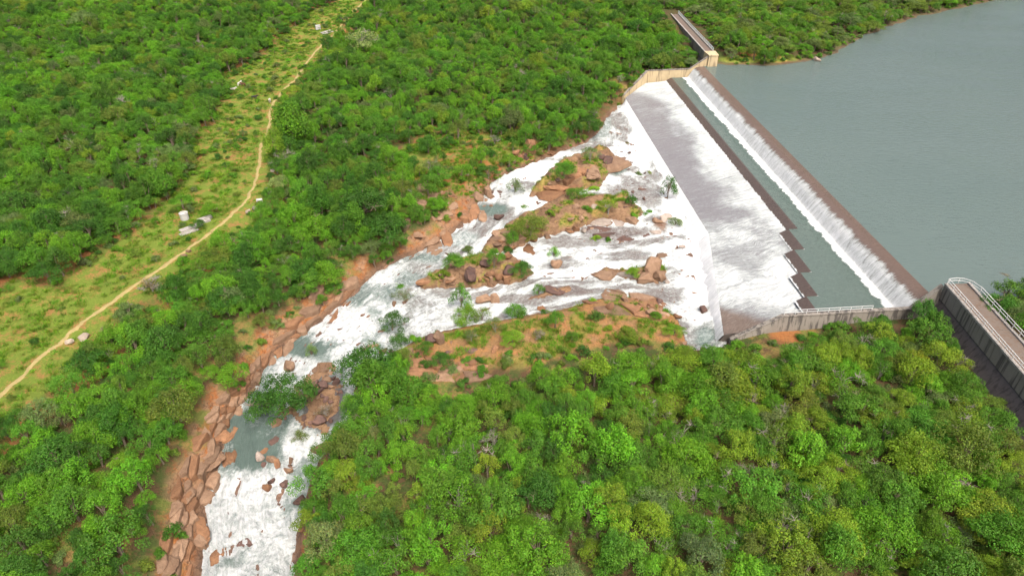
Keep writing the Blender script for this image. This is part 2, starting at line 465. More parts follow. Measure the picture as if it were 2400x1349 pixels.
M = dict(
 ground=make_ground_mat(), water=make_water_mat(), lake=make_lake_mat(), leaf=make_leaf(),
 cream=make_concrete('cream_concrete', (0.50, 0.40, 0.24), (0.09, 0.065, 0.04), 0.6, 0.10, low=0.52, high=0.66),
 grey=make_concrete('weathered_concrete', (0.225, 0.203, 0.172), (0.042, 0.037, 0.034), 0.8, 0.07, low=0.47, high=0.60),
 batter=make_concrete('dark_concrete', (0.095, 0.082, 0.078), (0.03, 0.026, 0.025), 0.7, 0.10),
 deck=make_concrete('deck_concrete', (0.135, 0.105, 0.083), (0.10, 0.062, 0.04), 0.7, 1.0),
 kerb=make_concrete('kerb_concrete', (0.33, 0.31, 0.28), (0.12, 0.10, 0.085), 0.6, 0.5),
 wetc=make_concrete('wet_concrete', (0.10, 0.085, 0.075), (0.05, 0.04, 0.035), 0.6, 0.2, rough=0.35),
 slab=make_concrete('old_slab', (0.34, 0.32, 0.29), (0.16, 0.13, 0.10), 0.5, 1.0),
 rail=plain('white_paint', (0.50, 0.51, 0.50), 0.5, 0.0, 0.12),
 rail_b=plain('blue_grey_paint', (0.42, 0.50, 0.53), 0.5, 0.0, 0.12),
 white=plain('whitewash', (0.38, 0.375, 0.355), 0.8, 0.0, 0.35, 2.0),
 bark=plain('bark', (0.16, 0.125, 0.09), 0.9, 0, 0.35, 2.0),
 twig=plain('grey_twig', (0.20, 0.18, 0.15), 0.9, 0, 0.3, 2.0),
 rock_tan=make_rock('tan_sandstone', (0.238, 0.154, 0.098), (0.176, 0.106, 0.065), (0.085, 0.055, 0.039)),
 rock_or=make_rock('orange_sandstone', (0.230, 0.122, 0.063), (0.172, 0.088, 0.046), (0.085, 0.050, 0.033)),
 rock_dk=make_rock('dark_wet_rock', (0.125, 0.072, 0.056), (0.085, 0.054, 0.046), (0.042, 0.030, 0.029)),
 rock_gr=make_rock('grey_rock', (0.30, 0.255, 0.215), (0.22, 0.18, 0.15), (0.12, 0.09, 0.08)),
 rock_pale=make_rock('pale_rock', (0.32, 0.27, 0.215), (0.27, 0.215, 0.165), (0.25, 0.18, 0.13)),
 hide_w=plain('white_hide', (0.48, 0.45, 0.40), 0.8), hide_b=plain('brown_hide', (0.10, 0.04, 0.022), 0.8), hide_k=plain('black_hide', (0.025, 0.022, 0.02), 0.8),
 track=plain('sandy_track', (0.255, 0.200, 0.078), 0.95, 0, 0.4, 0.9),
)

# ------------------------------------------------------------------ object helpers
def link(name, me, parent=None, loc=None):
    o = bpy.data.objects.new(name, me)
    COL.objects.link(o)
    if parent is not None: o.parent = parent
    if loc is not None: o.location = loc
    return o
def tag(o, label=None, cat=None, group=None, kind=None):
    if label: o['label'] = label
    if cat: o['category'] = cat
    if group: o['group'] = group
    if kind: o['kind'] = kind
    return o
def empty(name, loc=(0, 0, 0)):
    o = bpy.data.objects.new(name, None)
    o.empty_display_size = 0.3
    COL.objects.link(o)
    o.location = loc
    return o
def mesh_np(name, V, F, mats, smooth=False, fm=None):
    V = np.asarray(V, np.float32); F = np.asarray(F, np.int32)
    me = bpy.data.meshes.new(name)
    k = F.shape[1]
    me.vertices.add(len(V)); me.vertices.foreach_set('co', V.ravel())
    me.loops.add(F.size); me.loops.foreach_set('vertex_index', F.ravel())
    me.polygons.add(len(F))
    me.polygons.foreach_set('loop_start', np.arange(0, F.size, k, dtype=np.int32))
    me.polygons.foreach_set('loop_total', np.full(len(F), k, np.int32))
    for m_ in (mats if isinstance(mats, (list, tuple)) else [mats]): me.materials.append(m_)
    if fm is not None: me.polygons.foreach_set('material_index', np.asarray(fm, np.int32))
    me.polygons.foreach_set('use_smooth', np.full(len(F), smooth, bool))
    me.update(calc_edges=True)
    return me
def add_attr(me, name, typ, dom, data):
    a = me.attributes.new(name, typ, dom)
    key = {'FLOAT': 'value', 'FLOAT_COLOR': 'color', 'FLOAT_VECTOR': 'vector', 'INT': 'value'}[typ]
    a.data.foreach_set(key, np.ascontiguousarray(np.asarray(data, np.int32 if typ == 'INT' else np.float32)).ravel())
def grid_faces(nr, nc, off=0):
    i = np.arange((nr - 1) * nc).reshape(nr - 1, nc)[:, :-1].ravel() + off
    return np.stack([i, i + 1, i + 1 + nc, i + nc], -1)
def rgba(c): return np.concatenate([c, np.ones(c.shape[:-1] + (1,))], -1)

def prism(name, quads, m_, parent=None):
    """Loft rings of 3-d points (lists of equal length) into a closed solid."""
    n = len(quads[0])
    V = [p for r in quads for p in r]
    F = []
    for a in range(len(quads) - 1):
        for k in range(n):
            F.append((a * n + k, a * n + (k + 1) % n, (a + 1) * n + (k + 1) % n, (a + 1) * n + k))
    F.append(tuple(range(n))[::-1]); F.append(tuple(range((len(quads) - 1) * n, len(quads) * n)))
    me = bpy.data.meshes.new(name)
    me.from_pydata([tuple(map(float, p)) for p in V], [], F)
    bm = bmesh.new(); bm.from_mesh(me); bmesh.ops.recalc_face_normals(bm, faces=bm.faces); bm.to_mesh(me); bm.free()
    me.materials.append(m_)
    return link(name, me, parent)
def dp(s, n, z):
    x, y = dam(s, n)
    return (float(x), float(y), float(z))

# ================================================================== TERRAIN
def col(c): return np.array(c)
shape = GX.shape
ca = np.zeros(shape + (3,)); cb = np.zeros(shape + (3,)); mixw = np.full(shape, 0.0); rocky = np.zeros(shape)
ca[:] = (0.045, 0.062, 0.016); cb[:] = (0.078, 0.048, 0.025)           # forest floor: litter and green / bare brown
def lay(w, a, b, mw=None, rk=None):
    global ca, cb, mixw, rocky
    w3 = w[..., None]
    ca = ca * (1 - w3) + col(a) * w3; cb = cb * (1 - w3) + col(b) * w3
    if mw is not None: mixw = mixw * (1 - w) + mw * w
    if rk is not None: rocky = rocky * (1 - w) + rk * w
cd = np.full(shape, -999.0)
m = (GX < 20) & (GX > -330) & (GY < 480)
cd[m] = sdist(GX[m] + (fbm(GX[m] / 9, GY[m] / 9, 61) - .5) * 9, GY[m] + (fbm(GX[m] / 9, GY[m] / 9, 62) - .5) * 9, CLEARING)
lay(sstep(-4, 1.5, cd), (0.110, 0.152, 0.022), (0.215, 0.118, 0.042), -0.045)
lay(sstep(-9, -4, cd) * sstep(0, -4, cd) * .8, (0.12, 0.11, 0.03), (0.27, 0.115, 0.04), 0.03)
npx, npy, _ = proj(GX, GY, T)
def blob(cx, cy, rx, ry, seed=71):
    r = ((npx - cx) / rx) ** 2 + ((npy - cy) / ry) ** 2
    return sstep(1.25, 0.6, np.sqrt(r) + (fbm(GX / 4, GY / 4, seed) - .5) * 0.9)
NORTH = blob(1090, 390, 190, 100)
lay(NORTH, (0.12, 0.15, 0.026), (0.27, 0.12, 0.042), -0.07)
for b_ in ((1085, 375, 50, 55), (1060, 430, 40, 30), (1330, 290, 30, 20), (985, 440, 60, 25), (1845, 775, 45, 35), (1700, 50, 26, 18), (1770, 125, 40, 12)):
    lay(blob(*b_), (0.20, 0.108, 0.045), (0.235, 0.098, 0.034), 0.05)
lay(blob(1770, 140, 110, 9), (0.15, 0.19, 0.03), (0.32, 0.19, 0.05), -0.08)
BZ = np.maximum(sstep(880, 850, npx), sstep(925, 945, npx) * sstep(1190, 1165, npx)) * .85 + .15
bw = np.where(ND <= out + 1.5, 1.0, sstep(3.5, 1.5, out))
lay(np.where((RD <= 0) & (RD > -21), sstep(6.4 + 3 * (rockn - .5), 3.4, out), 0) * bw * BZ, (0.225, 0.132, 0.077), (0.250, 0.095, 0.032), -0.04, 1.0)
gb = np.where((RD <= 0) & (RD > -21), sstep(1.5, 3.5, out), 0) * sstep(.5, .6, fbm(GX / 3.3, GY / 3.3, 85))
lay(gb * .85, (0.10, 0.13, 0.026), (0.17, 0.12, 0.04), 0, 0.1)
lay(np.where((RD <= 0) & (RD > -21), sstep(1.6, 0.5, out), 0), (0.16, 0.095, 0.058), (0.11, 0.068, 0.045), 0, 1.0)
SPIT = [(900,870),(930,805),(1000,780),(1150,752),(1300,725),(1380,692),(1450,684),(1560,718),(1605,752),(1620,800),(1560,810),(1450,800),(1350,830),(1200,850),(1050,880)]
spw = poly(SPIT, 1.0)
ds = np.full(shape, -99.0); ds[near] = sdist(GX[near] + (fbm(GX[near] / 4, GY[near] / 4, 81) - .5) * 5, GY[near] + (fbm(GX[near] / 4, GY[near] / 4, 82) - .5) * 5, spw)
lay(sstep(-2, 1, ds), (0.22, 0.130, 0.060), (0.265, 0.135, 0.052), 0.0, 0.55)
lay(sstep(0.25, 0.8, ds / 6) * ramp_ if False else sstep(.5, .62, fbm(GX / 3.5, GY / 3.5, 91)) * sstep(-2, 1, ds) * .8, (0.15, 0.16, 0.03), (0.2, 0.15, 0.04), 0, 0.2)
lay(np.where(RD > 0, 1.0, 0.0), (0.20, 0.125, 0.085), (0.13, 0.085, 0.065), 0, 1.0)
lay(ISL, (0.22, 0.136, 0.078), (0.155, 0.094, 0.056), 0, 1.0)
gi = ISL * sstep(.50, .60, fbm(GX / 3.0, GY / 3.0, 95)) * sstep(0.5, 1.3, T - ZW)
lay(gi, (0.16, 0.165, 0.035), (0.26, 0.17, 0.06), 0, 0.1)
lay(np.where(sh > -3, sstep(-3, 0.5, sh), 0) * (rd > -900), (0.11, 0.085, 0.045), (0.08, 0.06, 0.04), 0, 0.4)
V = np.stack([GX, GY, T], -1).reshape(-1, 3)
ground_me = mesh_np('ground', V, grid_faces(*shape), M['ground'], True)
add_attr(ground_me, 'soil_a', 'FLOAT_COLOR', 'POINT', rgba(ca.reshape(-1, 3)))
add_attr(ground_me, 'soil_b', 'FLOAT_COLOR', 'POINT', rgba(cb.reshape(-1, 3)))
add_attr(ground_me, 'soil_mix', 'FLOAT', 'POINT', mixw.ravel())
add_attr(ground_me, 'rocky', 'FLOAT', 'POINT', rocky.ravel())
tag(link('ground', ground_me), 'red-brown ground under the bush with grassy and rocky patches', 'ground', kind='structure')

# path: a trodden ribbon draped over the clearing
PW_ = []
for a, b in PATH_PX:
    g = G(a, b, 4.0)
    for _ in range(6):
        g = G(a, b, tri_interp(T, g[0], g[1]))
    PW_.append(g)
pc = crom(np.array(PW_), 700)
tg = np.gradient(pc, axis=0); tg /= np.linalg.norm(tg, axis=1)[:, None] + 1e-9
nn_ = np.stack([tg[:, 1], -tg[:, 0]], -1)
tt = np.arange(700) / 9.0
wob = (fbm(tt, tt * 0, 101)[:, None] - .5) * 1.2
hw = 0.26 + 0.5 * fbm(tt * 1.7, tt * 0 + 3, 103)[:, None]
rows = []
for k, a in enumerate((-1, -.5, 0, .5, 1)):
    edge = (fbm(tt * 6, tt * 0 + k, 107)[:, None] - .5) * 0.5 if abs(a) == 1 else 0
    p = pc + nn_ * (wob + a * hw + edge)
    z = tri_interp(T, p[:, 0], p[:, 1]) + (0.07 if abs(a) < 1 else -0.02)
    rows.append(np.column_stack([p, z]))
Vp = np.stack(rows, 1).reshape(-1, 3)
tag(link('dirt_path', mesh_np('dirt_path', Vp, grid_faces(700, 5), M['track'], True)), 'sandy footpath winding through the grassy clearing', 'path', kind='structure')
def path_dist(x, y): return seg_dist(x, y, [tuple(p) for p in pc[::10]])

# ================================================================== WATER
def water_sheet(name, V, nr, nc, flow, foam, bedcol, label, material=None, turb=None, veil=0.0):
    me = mesh_np(name, V, grid_faces(nr, nc), material or M['water'], True)
    add_attr(me, 'flow', 'FLOAT_VECTOR', 'POINT', flow)
    add_attr(me, 'foam', 'FLOAT', 'POINT', foam)
    add_attr(me, 'bed', 'FLOAT_COLOR', 'POINT', rgba(bedcol))
    add_attr(me, 'veil', 'FLOAT', 'POINT', np.full(len(V), veil) if np.isscalar(veil) else veil)
    add_attr(me, 'turb', 'FLOAT', 'POINT', np.zeros(len(V)) if turb is None else turb)
    return tag(link(name, me), label, 'water', kind='structure')
# river
nt_, nc_ = 640, 170
RG = river_grid(nt_, nc_)
seg = np.linalg.norm(np.diff(RG[:, :, :2], axis=0), axis=2)
uu = np.vstack([np.zeros(nc_), np.cumsum(seg, 0)]); uu = 0.5 * uu + 0.5 * uu.mean(1, keepdims=True)
acr = np.linalg.norm(np.diff(RG[:, :, :2], axis=1), axis=2)
wid = acr.sum(1, keepdims=True)
vn = np.linspace(0, 1, nc_)[None, :] - 0.5
vv = vn * (0.55 * wid + 0.45 * 40)
qx, qy, _ = proj(RG[..., 0], RG[..., 1], RG[..., 2])
fan = sstep(950, 1100, qx)
foam = 0.80 + 0 * qx
foam -= fan * 0.34 * sstep(.48, .68, fbm(uu / 9, vv / 2.6, 111, 4)) + fan * 0.02
foam -= (1 - fan) * 0.30 * sstep(.45, .68, fbm(RG[..., 0] / 4.5, RG[..., 1] / 4.5, 113, 4))
bedc = np.zeros(qx.shape + (3,)); bedc[:] = (0.150, 0.125, 0.115)
dw = (fbm(uu / 5, vv / 2, 115) - .5) * 0.9
def dab(cx, cy, rx, ry, val, c=None, soft=0.55):
    global foam, bedc
    w = sstep(1.25, soft, np.sqrt(((qx - cx) / rx) ** 2 + ((qy - cy) / ry) ** 2) + dw)
    foam = foam * (1 - w) + val * w
    if c is not None: bedc = bedc * (1 - w[..., None]) + np.array(c) * w[..., None]
GR = (0.105, 0.150, 0.132); BR = (0.20, 0.115, 0.075)
w_ = sstep(1000, 880, qx)[..., None]
bedc = bedc * (1 - w_) + np.array((0.15, 0.20, 0.178)) * w_
for d_ in ((600,1050,85,60,.10,GR),(560,1000,75,50,.15,GR),(690,805,95,38,.20,GR),(610,950,45,55,.42,GR),(760,940,60,75,.10,(.10,.09,.09)),(640,990,50,40,.30,GR),
           (1150,490,45,16,.25,GR),(1445,395,24,18,.3,GR),(905,690,40,30,.5,GR),(1000,605,55,16,.45,GR),(1655,785,36,30,.42,GR),(955,650,40,18,.5,GR),
           (1555,525,26,20,.25,BR),(1450,545,80,14,.36,None),(1340,680,60,14,.3,None),(1560,690,80,20,.42,None),(1480,450,60,16,.42,None),(1330,345,60,10,.45,None),(1480,600,60,14,.45,None),(1230,700,90,12,.42,None),
           (1400,300,35,30,.55,GR),(840,690,34,30,.45,GR),(720,780,40,22,.35,GR),(1650,720,25,12,.3,None),(1090,560,40,18,.6,GR),(1530,470,40,16,.45,None),(1640,690,40,10,.4,None)):
    dab(*d_)
for d_ in ((780,770,70,32,.85),(840,760,60,40,.85),(590,1150,110,45,.84),(600,1210,90,40,.80),(640,1330,70,40,.76),(690,860,60,30,.8),(690,1050,40,40,.85),(1640,600,50,160,1.0),(1580,480,30,90,.95),(1500,330,25,60,.9),(1270,400,80,26,.95),(1300,465,60,14,.95),(1420,640,90,20,.85),(880,640,60,26,.8)):
    dab(*d_)
amp = 0.25 + 1.0 * np.clip(foam, 0, 1)
zz = RG[..., 2] + amp * ((fbm(RG[..., 0] / 1.9, RG[..., 1] / 1.9, 119, 4) - .5) * 0.9 + (fbm(uu / 2.6, vv / 1.3, 117, 4) - .5) * 0.95 + (fbm(uu / 7, vv / 4, 118, 3) - .5) * 0.7)
wx = RG.copy(); wx[..., 2] = zz
# tuck the edges under the banks
for side_, inner in ((0, 2), (-1, -3)):
    dvec = wx[:, side_, :2] - wx[:, inner, :2]
    wx[:, side_, :2] += dvec * 1.6; wx[:, side_, 2] -= 0.15
water_sheet('river_water', wx.reshape(-1, 3), nt_, nc_, np.stack([uu, vv, 0 * uu], -1).reshape(-1, 3), foam.ravel(), bedc.reshape(-1, 3), 'white foaming rapids running from the spillway down the rocky channel', turb=(0.72 - 0.34 * fan).ravel())

# reservoir
lake_out = [dam(-17, -.9), dam(138, -.9), dam(138, -5.2), dam(150, -4.6), (92, 92), (150, 70), (1200, 20), (1200, 700), (110, 700), dam(-82, -7.6), dam(-17, -4.6)]
bm = bmesh.new()
bm.faces.new([bm.verts.new((float(a), float(b), 9.0)) for a, b in lake_out])
bmesh.ops.recalc_face_normals(bm, faces=bm.faces)
for f_ in bm.faces:
    if f_.normal.z < 0: f_.normal_flip()
bmesh.ops.triangulate(bm, faces=bm.faces)
lk_me = bpy.data.meshes.new('reservoir_water'); bm.to_mesh(lk_me); bm.free(); lk_me.materials.append(M['lake'])
tag(link('reservoir_water', lk_me), 'calm grey-green reservoir held behind the spillway', 'water', kind='structure')

# ================================================================== SPILLWAY
SILL = [(-14.6, 102.0, 11.0), (102.0, 111.5, 13.4), (111.5, 121.0, 16.0), (121.0, 130.0, 18.6), (130.0, 137.9, 21.2)]
S0, S1 = -14.6, 137.9
def lip_n(s): return np.interp(s, [-15, -1.8, 98, 139], [21.0, 31.7, 31.7, 41.6])
spill = empty('spillway', dp(60, 10, 0))
tag(spill, 'long concrete spillway with overflow crest, stilling pool and wide sloping chute', 'dam')
bpy.context.view_layer.update()
def sp_part(name, rings, m_):
    o = prism(name, rings, m_, spill)
    o.matrix_parent_inverse = spill.matrix_world.inverted()
    return o
cp = [(-1.5, 8.0), (-0.6, 8.75), (0.6, 8.85), (1.8, 8.6), (2.9, 7.9), (3.7, 6.6), (4.5, 4.0), (4.8, 1.0), (-2.5, 1.0)]
sp_part('crest', [[dp(s, n, z) for n, z in cp] for s in (S0, S1)], M['wetc'])

for a, b, n in SILL:
    sp_part('pool_floor', [[dp(s, 4.8, 3.2), dp(s, n - .55, 3.2), dp(s, n - .55, 1.2), dp(s, 4.8, 1.2)] for s in (a + .02, b - .02)], M['wetc'])
    sp_part('sill', [[dp(s, n - .5, 2.8), dp(s, n - .5, 4.85), dp(s, n + .1, 4.9), dp(s, n + 2.2, 3.85), dp(s, n + 2.2, 2.8)] for s in (a + .02, b - .02)], M['wetc'])
ss = np.concatenate([np.linspace(S0, 98, 8), np.linspace(101, S1, 8)])
sp_part('chute', [[dp(s, 13.2 if s < 102 else 15.2, 3.7), dp(s, lip_n(s) - .05, 2.0), dp(s, lip_n(s) + 1.6, -0.9), dp(s, 13.2, -0.9)] for s in ss if s > -1.9] , M['wetc'])
sp_part('chute', [[dp(s, 13.2, 3.7), dp(s, lip_n(s) - .05, np.interp(lip_n(s), [13.2, 31.7], [3.7, 2.0])), dp(s, lip_n(s), -0.9), dp(s, 13.2, -0.9)] for s in (-14.5, -8, -1.95)], M['wetc'])

# crest water and stilling pool (one sheet of flowing water per strip)
Sg = np.linspace(S0, S1, 420)
prof = np.array([(-1.0, 9.006), (-0.4, 8.99), (0.4, 8.97), (1.2, 8.88), (2.0, 8.66), (2.7, 8.25), (3.3, 7.6), (3.8, 6.8), (4.3, 5.9), (4.7, 5.25), (5.2, 5.02), (6, 5.05), (6.8, 5.03), (7.6, 5.0), (8.6, 5.0), (9.6, 5.0), (10.5, 4.99)])
pd = np.interp(np.linspace(0, 16, 65), np.arange(17), prof[:, 0]); pz = np.interp(np.linspace(0, 16, 65), np.arange(17), prof[:, 1])
SG, NG = np.meshgrid(Sg, pd, indexing='ij')
ZG = np.broadcast_to(pz, SG.shape).copy()
jag = (fbm(SG / 0.9, SG * 0, 121, 4) - .5) * 1.8 + (fbm(SG / 6, SG * 0, 122, 2) - .5) * 1.2
foamc = np.where(NG < 4.9, -0.15 + 1.0 * sstep(0.9, 3.5, NG + jag * .55), 1.0 - sstep(6.3, 7.5, NG + jag * 0.7) * 1.1)
ZG += np.where((NG > 4.9) & (NG < 7.5), (fbm(SG / .7, NG / .7, 127) - .4) * 0.35, 0) + np.where(NG > 7.5, (fbm(SG / 1.5, NG / 1.5, 128) - .5) * 0.05, 0)
X_, Y_ = dam(SG, NG)
bcol = np.zeros(SG.shape + (3,)); bcol[:] = (0.135, 0.095, 0.078)
bcol[NG > 4.6] = (0.085, 0.120, 0.105)
water_sheet('crest_water', np.stack([X_, Y_, ZG], -1).reshape(-1, 3), *SG.shape, np.stack([np.where(NG < 4.9, NG * .9, NG), np.where(NG < 4.9, SG * 1.6, SG), 0 * SG], -1).reshape(-1, 3), foamc.ravel(), bcol.reshape(-1, 3), 'thin sheet of water sliding over the brown spillway crest into a foam line')
# pool behind the stepped sill, then water over each sill
for k, (a, b, n) in enumerate(SILL):
    sA = np.linspace(a, b, max(int((b - a) / .35), 12)); nA = np.linspace(10.5, n, 12)
    SG, NG = np.meshgrid(sA, nA, indexing='ij'); X_, Y_ = dam(SG, NG)
    Z = 4.99 + (fbm(SG / 1.5, NG / 1.5, 128) - .5) * 0.05
    bcol = np.zeros(SG.shape + (3,)); bcol[:] = (0.085, 0.120, 0.105)
    water_sheet('pool_water', np.stack([X_, Y_, Z], -1).reshape(-1, 3), *SG.shape, np.stack([NG, SG, 0 * SG], -1).reshape(-1, 3), np.full(SG.size, -0.1), bcol.reshape(-1, 3), 'grey-green stilling pool water behind the stepped sill')
    nB = np.linspace(n, n + 2.4, 14)
    SG, NG = np.meshgrid(sA, nB, indexing='ij'); X_, Y_ = dam(SG, NG)
    Z = np.interp(NG - n, [0, .4, 2.2, 2.4], [5.0, 4.93, 3.98, 3.86])
    fo = -0.05 + 0.25 * fbm(SG / .5, NG * .2, 131) * sstep(1.0, 2.3, NG - n) + sstep(2.0, 2.4, NG - n + (fbm(SG / .6, SG * 0, 133) - .5) * .5) * 0.9
    if k: fo += sstep(b - .5, b - .1, SG) * 0.8
    bcol = np.zeros(SG.shape + (3,)); bcol[:] = (0.075, 0.055, 0.048)
    water_sheet('sill_water', np.stack([X_, Y_, Z], -1).reshape(-1, 3), *SG.shape, np.stack([NG, SG, 0 * SG], -1).reshape(-1, 3), fo.ravel(), bcol.reshape(-1, 3), 'dark smooth water slipping over the inclined pool sill')
    if k:                                                  # return face of the step
        n0 = SILL[k - 1][2]
        nR = np.linspace(n0 - .3, n + .3, 16); q = np.linspace(0, 1, 5)
        NR, Q = np.meshgrid(nR, q, indexing='ij'); X_, Y_ = dam(a - Q * 0.45, NR)
        Z = 5.0 - Q ** 1.4 * 1.25
        bcol = np.zeros(NR.shape + (3,)); bcol[:] = (0.1, 0.09, 0.08)
        water_sheet('step_water', np.stack([X_, Y_, Z], -1).reshape(-1, 3), *NR.shape, np.stack([Q, NR, 0 * Q], -1).reshape(-1, 3), (0.35 + 0.4 * Q).ravel(), bcol.reshape(-1, 3), 'white spill at a step of the sill')
# chute water and its drop over the lip
sC = np.linspace(S0 + .3, S1, 430); nC = np.linspace(0, 1, 110)
SG, QG = np.meshgrid(sC, nC, indexing='ij')
start = np.interp(SG, [-15, 101.9, 102.0, 111.4, 111.5, 120.9, 121, 129.9, 130, 140], [13.2, 13.2, 13.6, 15.6, 15.7, 18.2, 18.3, 20.8, 20.9, 23.4])
start = np.where(SG < 102, 13.2, start)
endn = lip_n(SG)
qs = np.clip(QG / 0.86, 0, 1)
NG = start + (endn - start) * qs + np.where(QG > 0.86, (QG - .86) / .14, 0) * np.interp(SG, [-15, -2, 4, 98, 125, 139], [0.2, 0.2, 3.8, 2.8, 2.0, 1.6])
ZG = 3.92 + (2.22 - 3.92) * np.clip((NG - 13.2) / (endn - 13.2 + 1e-6), 0, 1)
ZG = np.where(SG < -1.8, np.interp(NG, [13.2, 31.7], [3.92, 2.22]), ZG)
drop = np.clip((QG - .86) / .14, 0, 1)
ZG = np.where(drop > 0, 2.22 - drop ** 1.25 * 2.5, ZG) + np.where(drop > 0, (fbm(SG / .8, drop * 2, 141) - .5) * .35 * drop, (fbm(NG / 2.2, SG / .9, 142) - .5) * 0.16)
rel = NG - 13.2
swoop = np.sin(SG / 4.2 + 1.8 * fbm(SG / 14, NG / 9, 144) * 4)
bigc = fbm(SG / 26, NG / 7, 145, 3)
fo = 0.74 - 0.46 * sstep(0, 13, rel + (fbm(SG / 7, NG / 5, 146) - .5) * 12) * sstep(8, 22, SG + rel * 1.5) + (bigc - .5) * 0.25
fo = np.where(SG > 98, 0.82 + 0.14 * swoop - 0.10 * sstep(12, 20, rel), fo) * sstep(90, 104, SG) + fo * (1 - sstep(90, 104, SG)) if False else fo * (1 - sstep(88, 106, SG + (fbm(NG / 4, SG / 4, 147) - .5) * 14)) + (0.66 + 0.15 * swoop - 0.06 * sstep(14, 22, rel)) * sstep(88, 106, SG + (fbm(NG / 4, SG / 4, 147) - .5) * 14)
corner = sstep(-1.5, 3.5, (SG - 128) * 0.9 + (NG - 33) * 0.75 - 4)
fo = fo * (1 - corner) + 0.18 * corner
fo = np.where(drop > 0.02, 0.98 - 0.15 * sstep(130, 138, SG), fo)
bcol = np.zeros(SG.shape + (3,)); bcol[:] = (0.190, 0.186, 0.198)
bcol = bcol * (1 - corner[..., None]) + np.array((0.15, 0.115, 0.095)) * corner[..., None]
wob = (fbm(NG / 5, SG / 9, 149) - .5) * 5 * sstep(85, 108, SG)
X_, Y_ = dam(SG, NG)
water_sheet('chute_water', np.stack([X_, Y_, ZG], -1).reshape(-1, 3), *SG.shape, np.stack([NG * .55, (SG + wob - 0.25 * NG) * 1.7, 3 + 0 * SG], -1).reshape(-1, 3), fo.ravel(), bcol.reshape(-1, 3), 'wide white sheet of water streaming down the chute and over its lip', veil=(0.5 - 0.3 * sstep(86, 108, SG)).ravel())

# ------------------------------------------------------------------ walls
def wall_thing(name, label, stations, thick, mats, land, blocks=True):
    """stations: (s, n, top, bottom) along the wall; land: +1/-1 which s side the body lies on."""
    root = empty(name, dp(stations[0][0], stations[0][1], stations[0][3]))
    tag(root, label, 'wall')
    bpy.context.view_layer.update()
    for (sa, na, ta, ba), (sb, nb, tb, bb) in zip(stations[:-1], stations[1:]):
        d = np.array([sb - sa, nb - na]); L = np.linalg.norm(d); d /= L
        pr = np.array([d[1], -d[0]]); pr = pr * (1 if pr[0] * land > 0 else -1)
        k = max(1, int(round(L / 7.5)))
        for q in range(k):
            e0, e1 = q / k, (q + 1) / k - 0.03 / L
            R_ = []
            for e_ in (e0, e1):
                s, n, t, b = (v0 + (v1 - v0) * e_ for v0, v1 in zip((sa, na, ta, ba), (sb, nb, tb, bb)))
                R_.append([dp(s, n, t), dp(s + pr[0] * thick, n + pr[1] * thick, t), dp(s + pr[0] * thick * 2.2, n + pr[1] * thick * 2.2, b), dp(s, n, b)])
            o = prism('wall_panel', R_, mats[0], root); o.matrix_parent_inverse = root.matrix_world.inverted()
            C_ = []
            for e_ in (e0, e1):
                s, n, t, b = (v0 + (v1 - v0) * e_ for v0, v1 in zip((sa, na, ta, ba), (sb, nb, tb, bb)))
                C_.append([dp(s - pr[0] * .08, n - pr[1] * .08, t + .004), dp(s + pr[0] * (thick + .12), n + pr[1] * (thick + .12), t + .004), dp(s + pr[0] * (thick + .12), n + pr[1] * (thick + .12), t + .22), dp(s - pr[0] * .08, n - pr[1] * .08, t + .22)])
            o = prism('coping', C_, mats[1], root); o.matrix_parent_inverse = root.matrix_world.inverted()
    return root
wall_thing('training_wall', 'cream concrete training wall with dark streaks at the far end of the spillway',
           [(-15, -2.2, 12.4, 3), (-15, 4.4, 7.9, 1), (-15, 20.6, 7.7, 0), (-1.9, 32.2, 2.9, -1.5)], 0.7, (M['cream'], M['grey']), -1)
wall_thing('training_wall', 'grey stained training wall with a handrail at the near end of the spillway',
           [(138.2, -0.8, 12.6, 3), (138.2, 4.0, 7.2, 1), (138.2, 30.4, 6.9, 0), (138.8, 40.6, 1.9, -1.5)], 0.8, (M['grey'], M['grey']), +1)
# pier nose at the far end
pr_root = empty('pier', dp(-15, -4, 0)); tag(pr_root, 'pale cream pier where the far dam wing meets the spillway', 'pier'); bpy.context.view_layer.update()
rings = []
for z, g in ((5, 0.25), (9, 0.1), (12.7, 0.0), (12.95, 0.12), (13.35, 0.12)):
    rings.append([dp(-14.7 + g, -6.0 - g, z), dp(-14.4 + g, -5.0, z), dp(-14.4 + g, -2.4 + g, z), dp(-19.8, -2.1 + g, z), dp(-19.8, -6.3 - g, z)])
o = prism('pier_body', rings, M['cream'], pr_root); o.matrix_parent_inverse = pr_root.matrix_world.inverted()

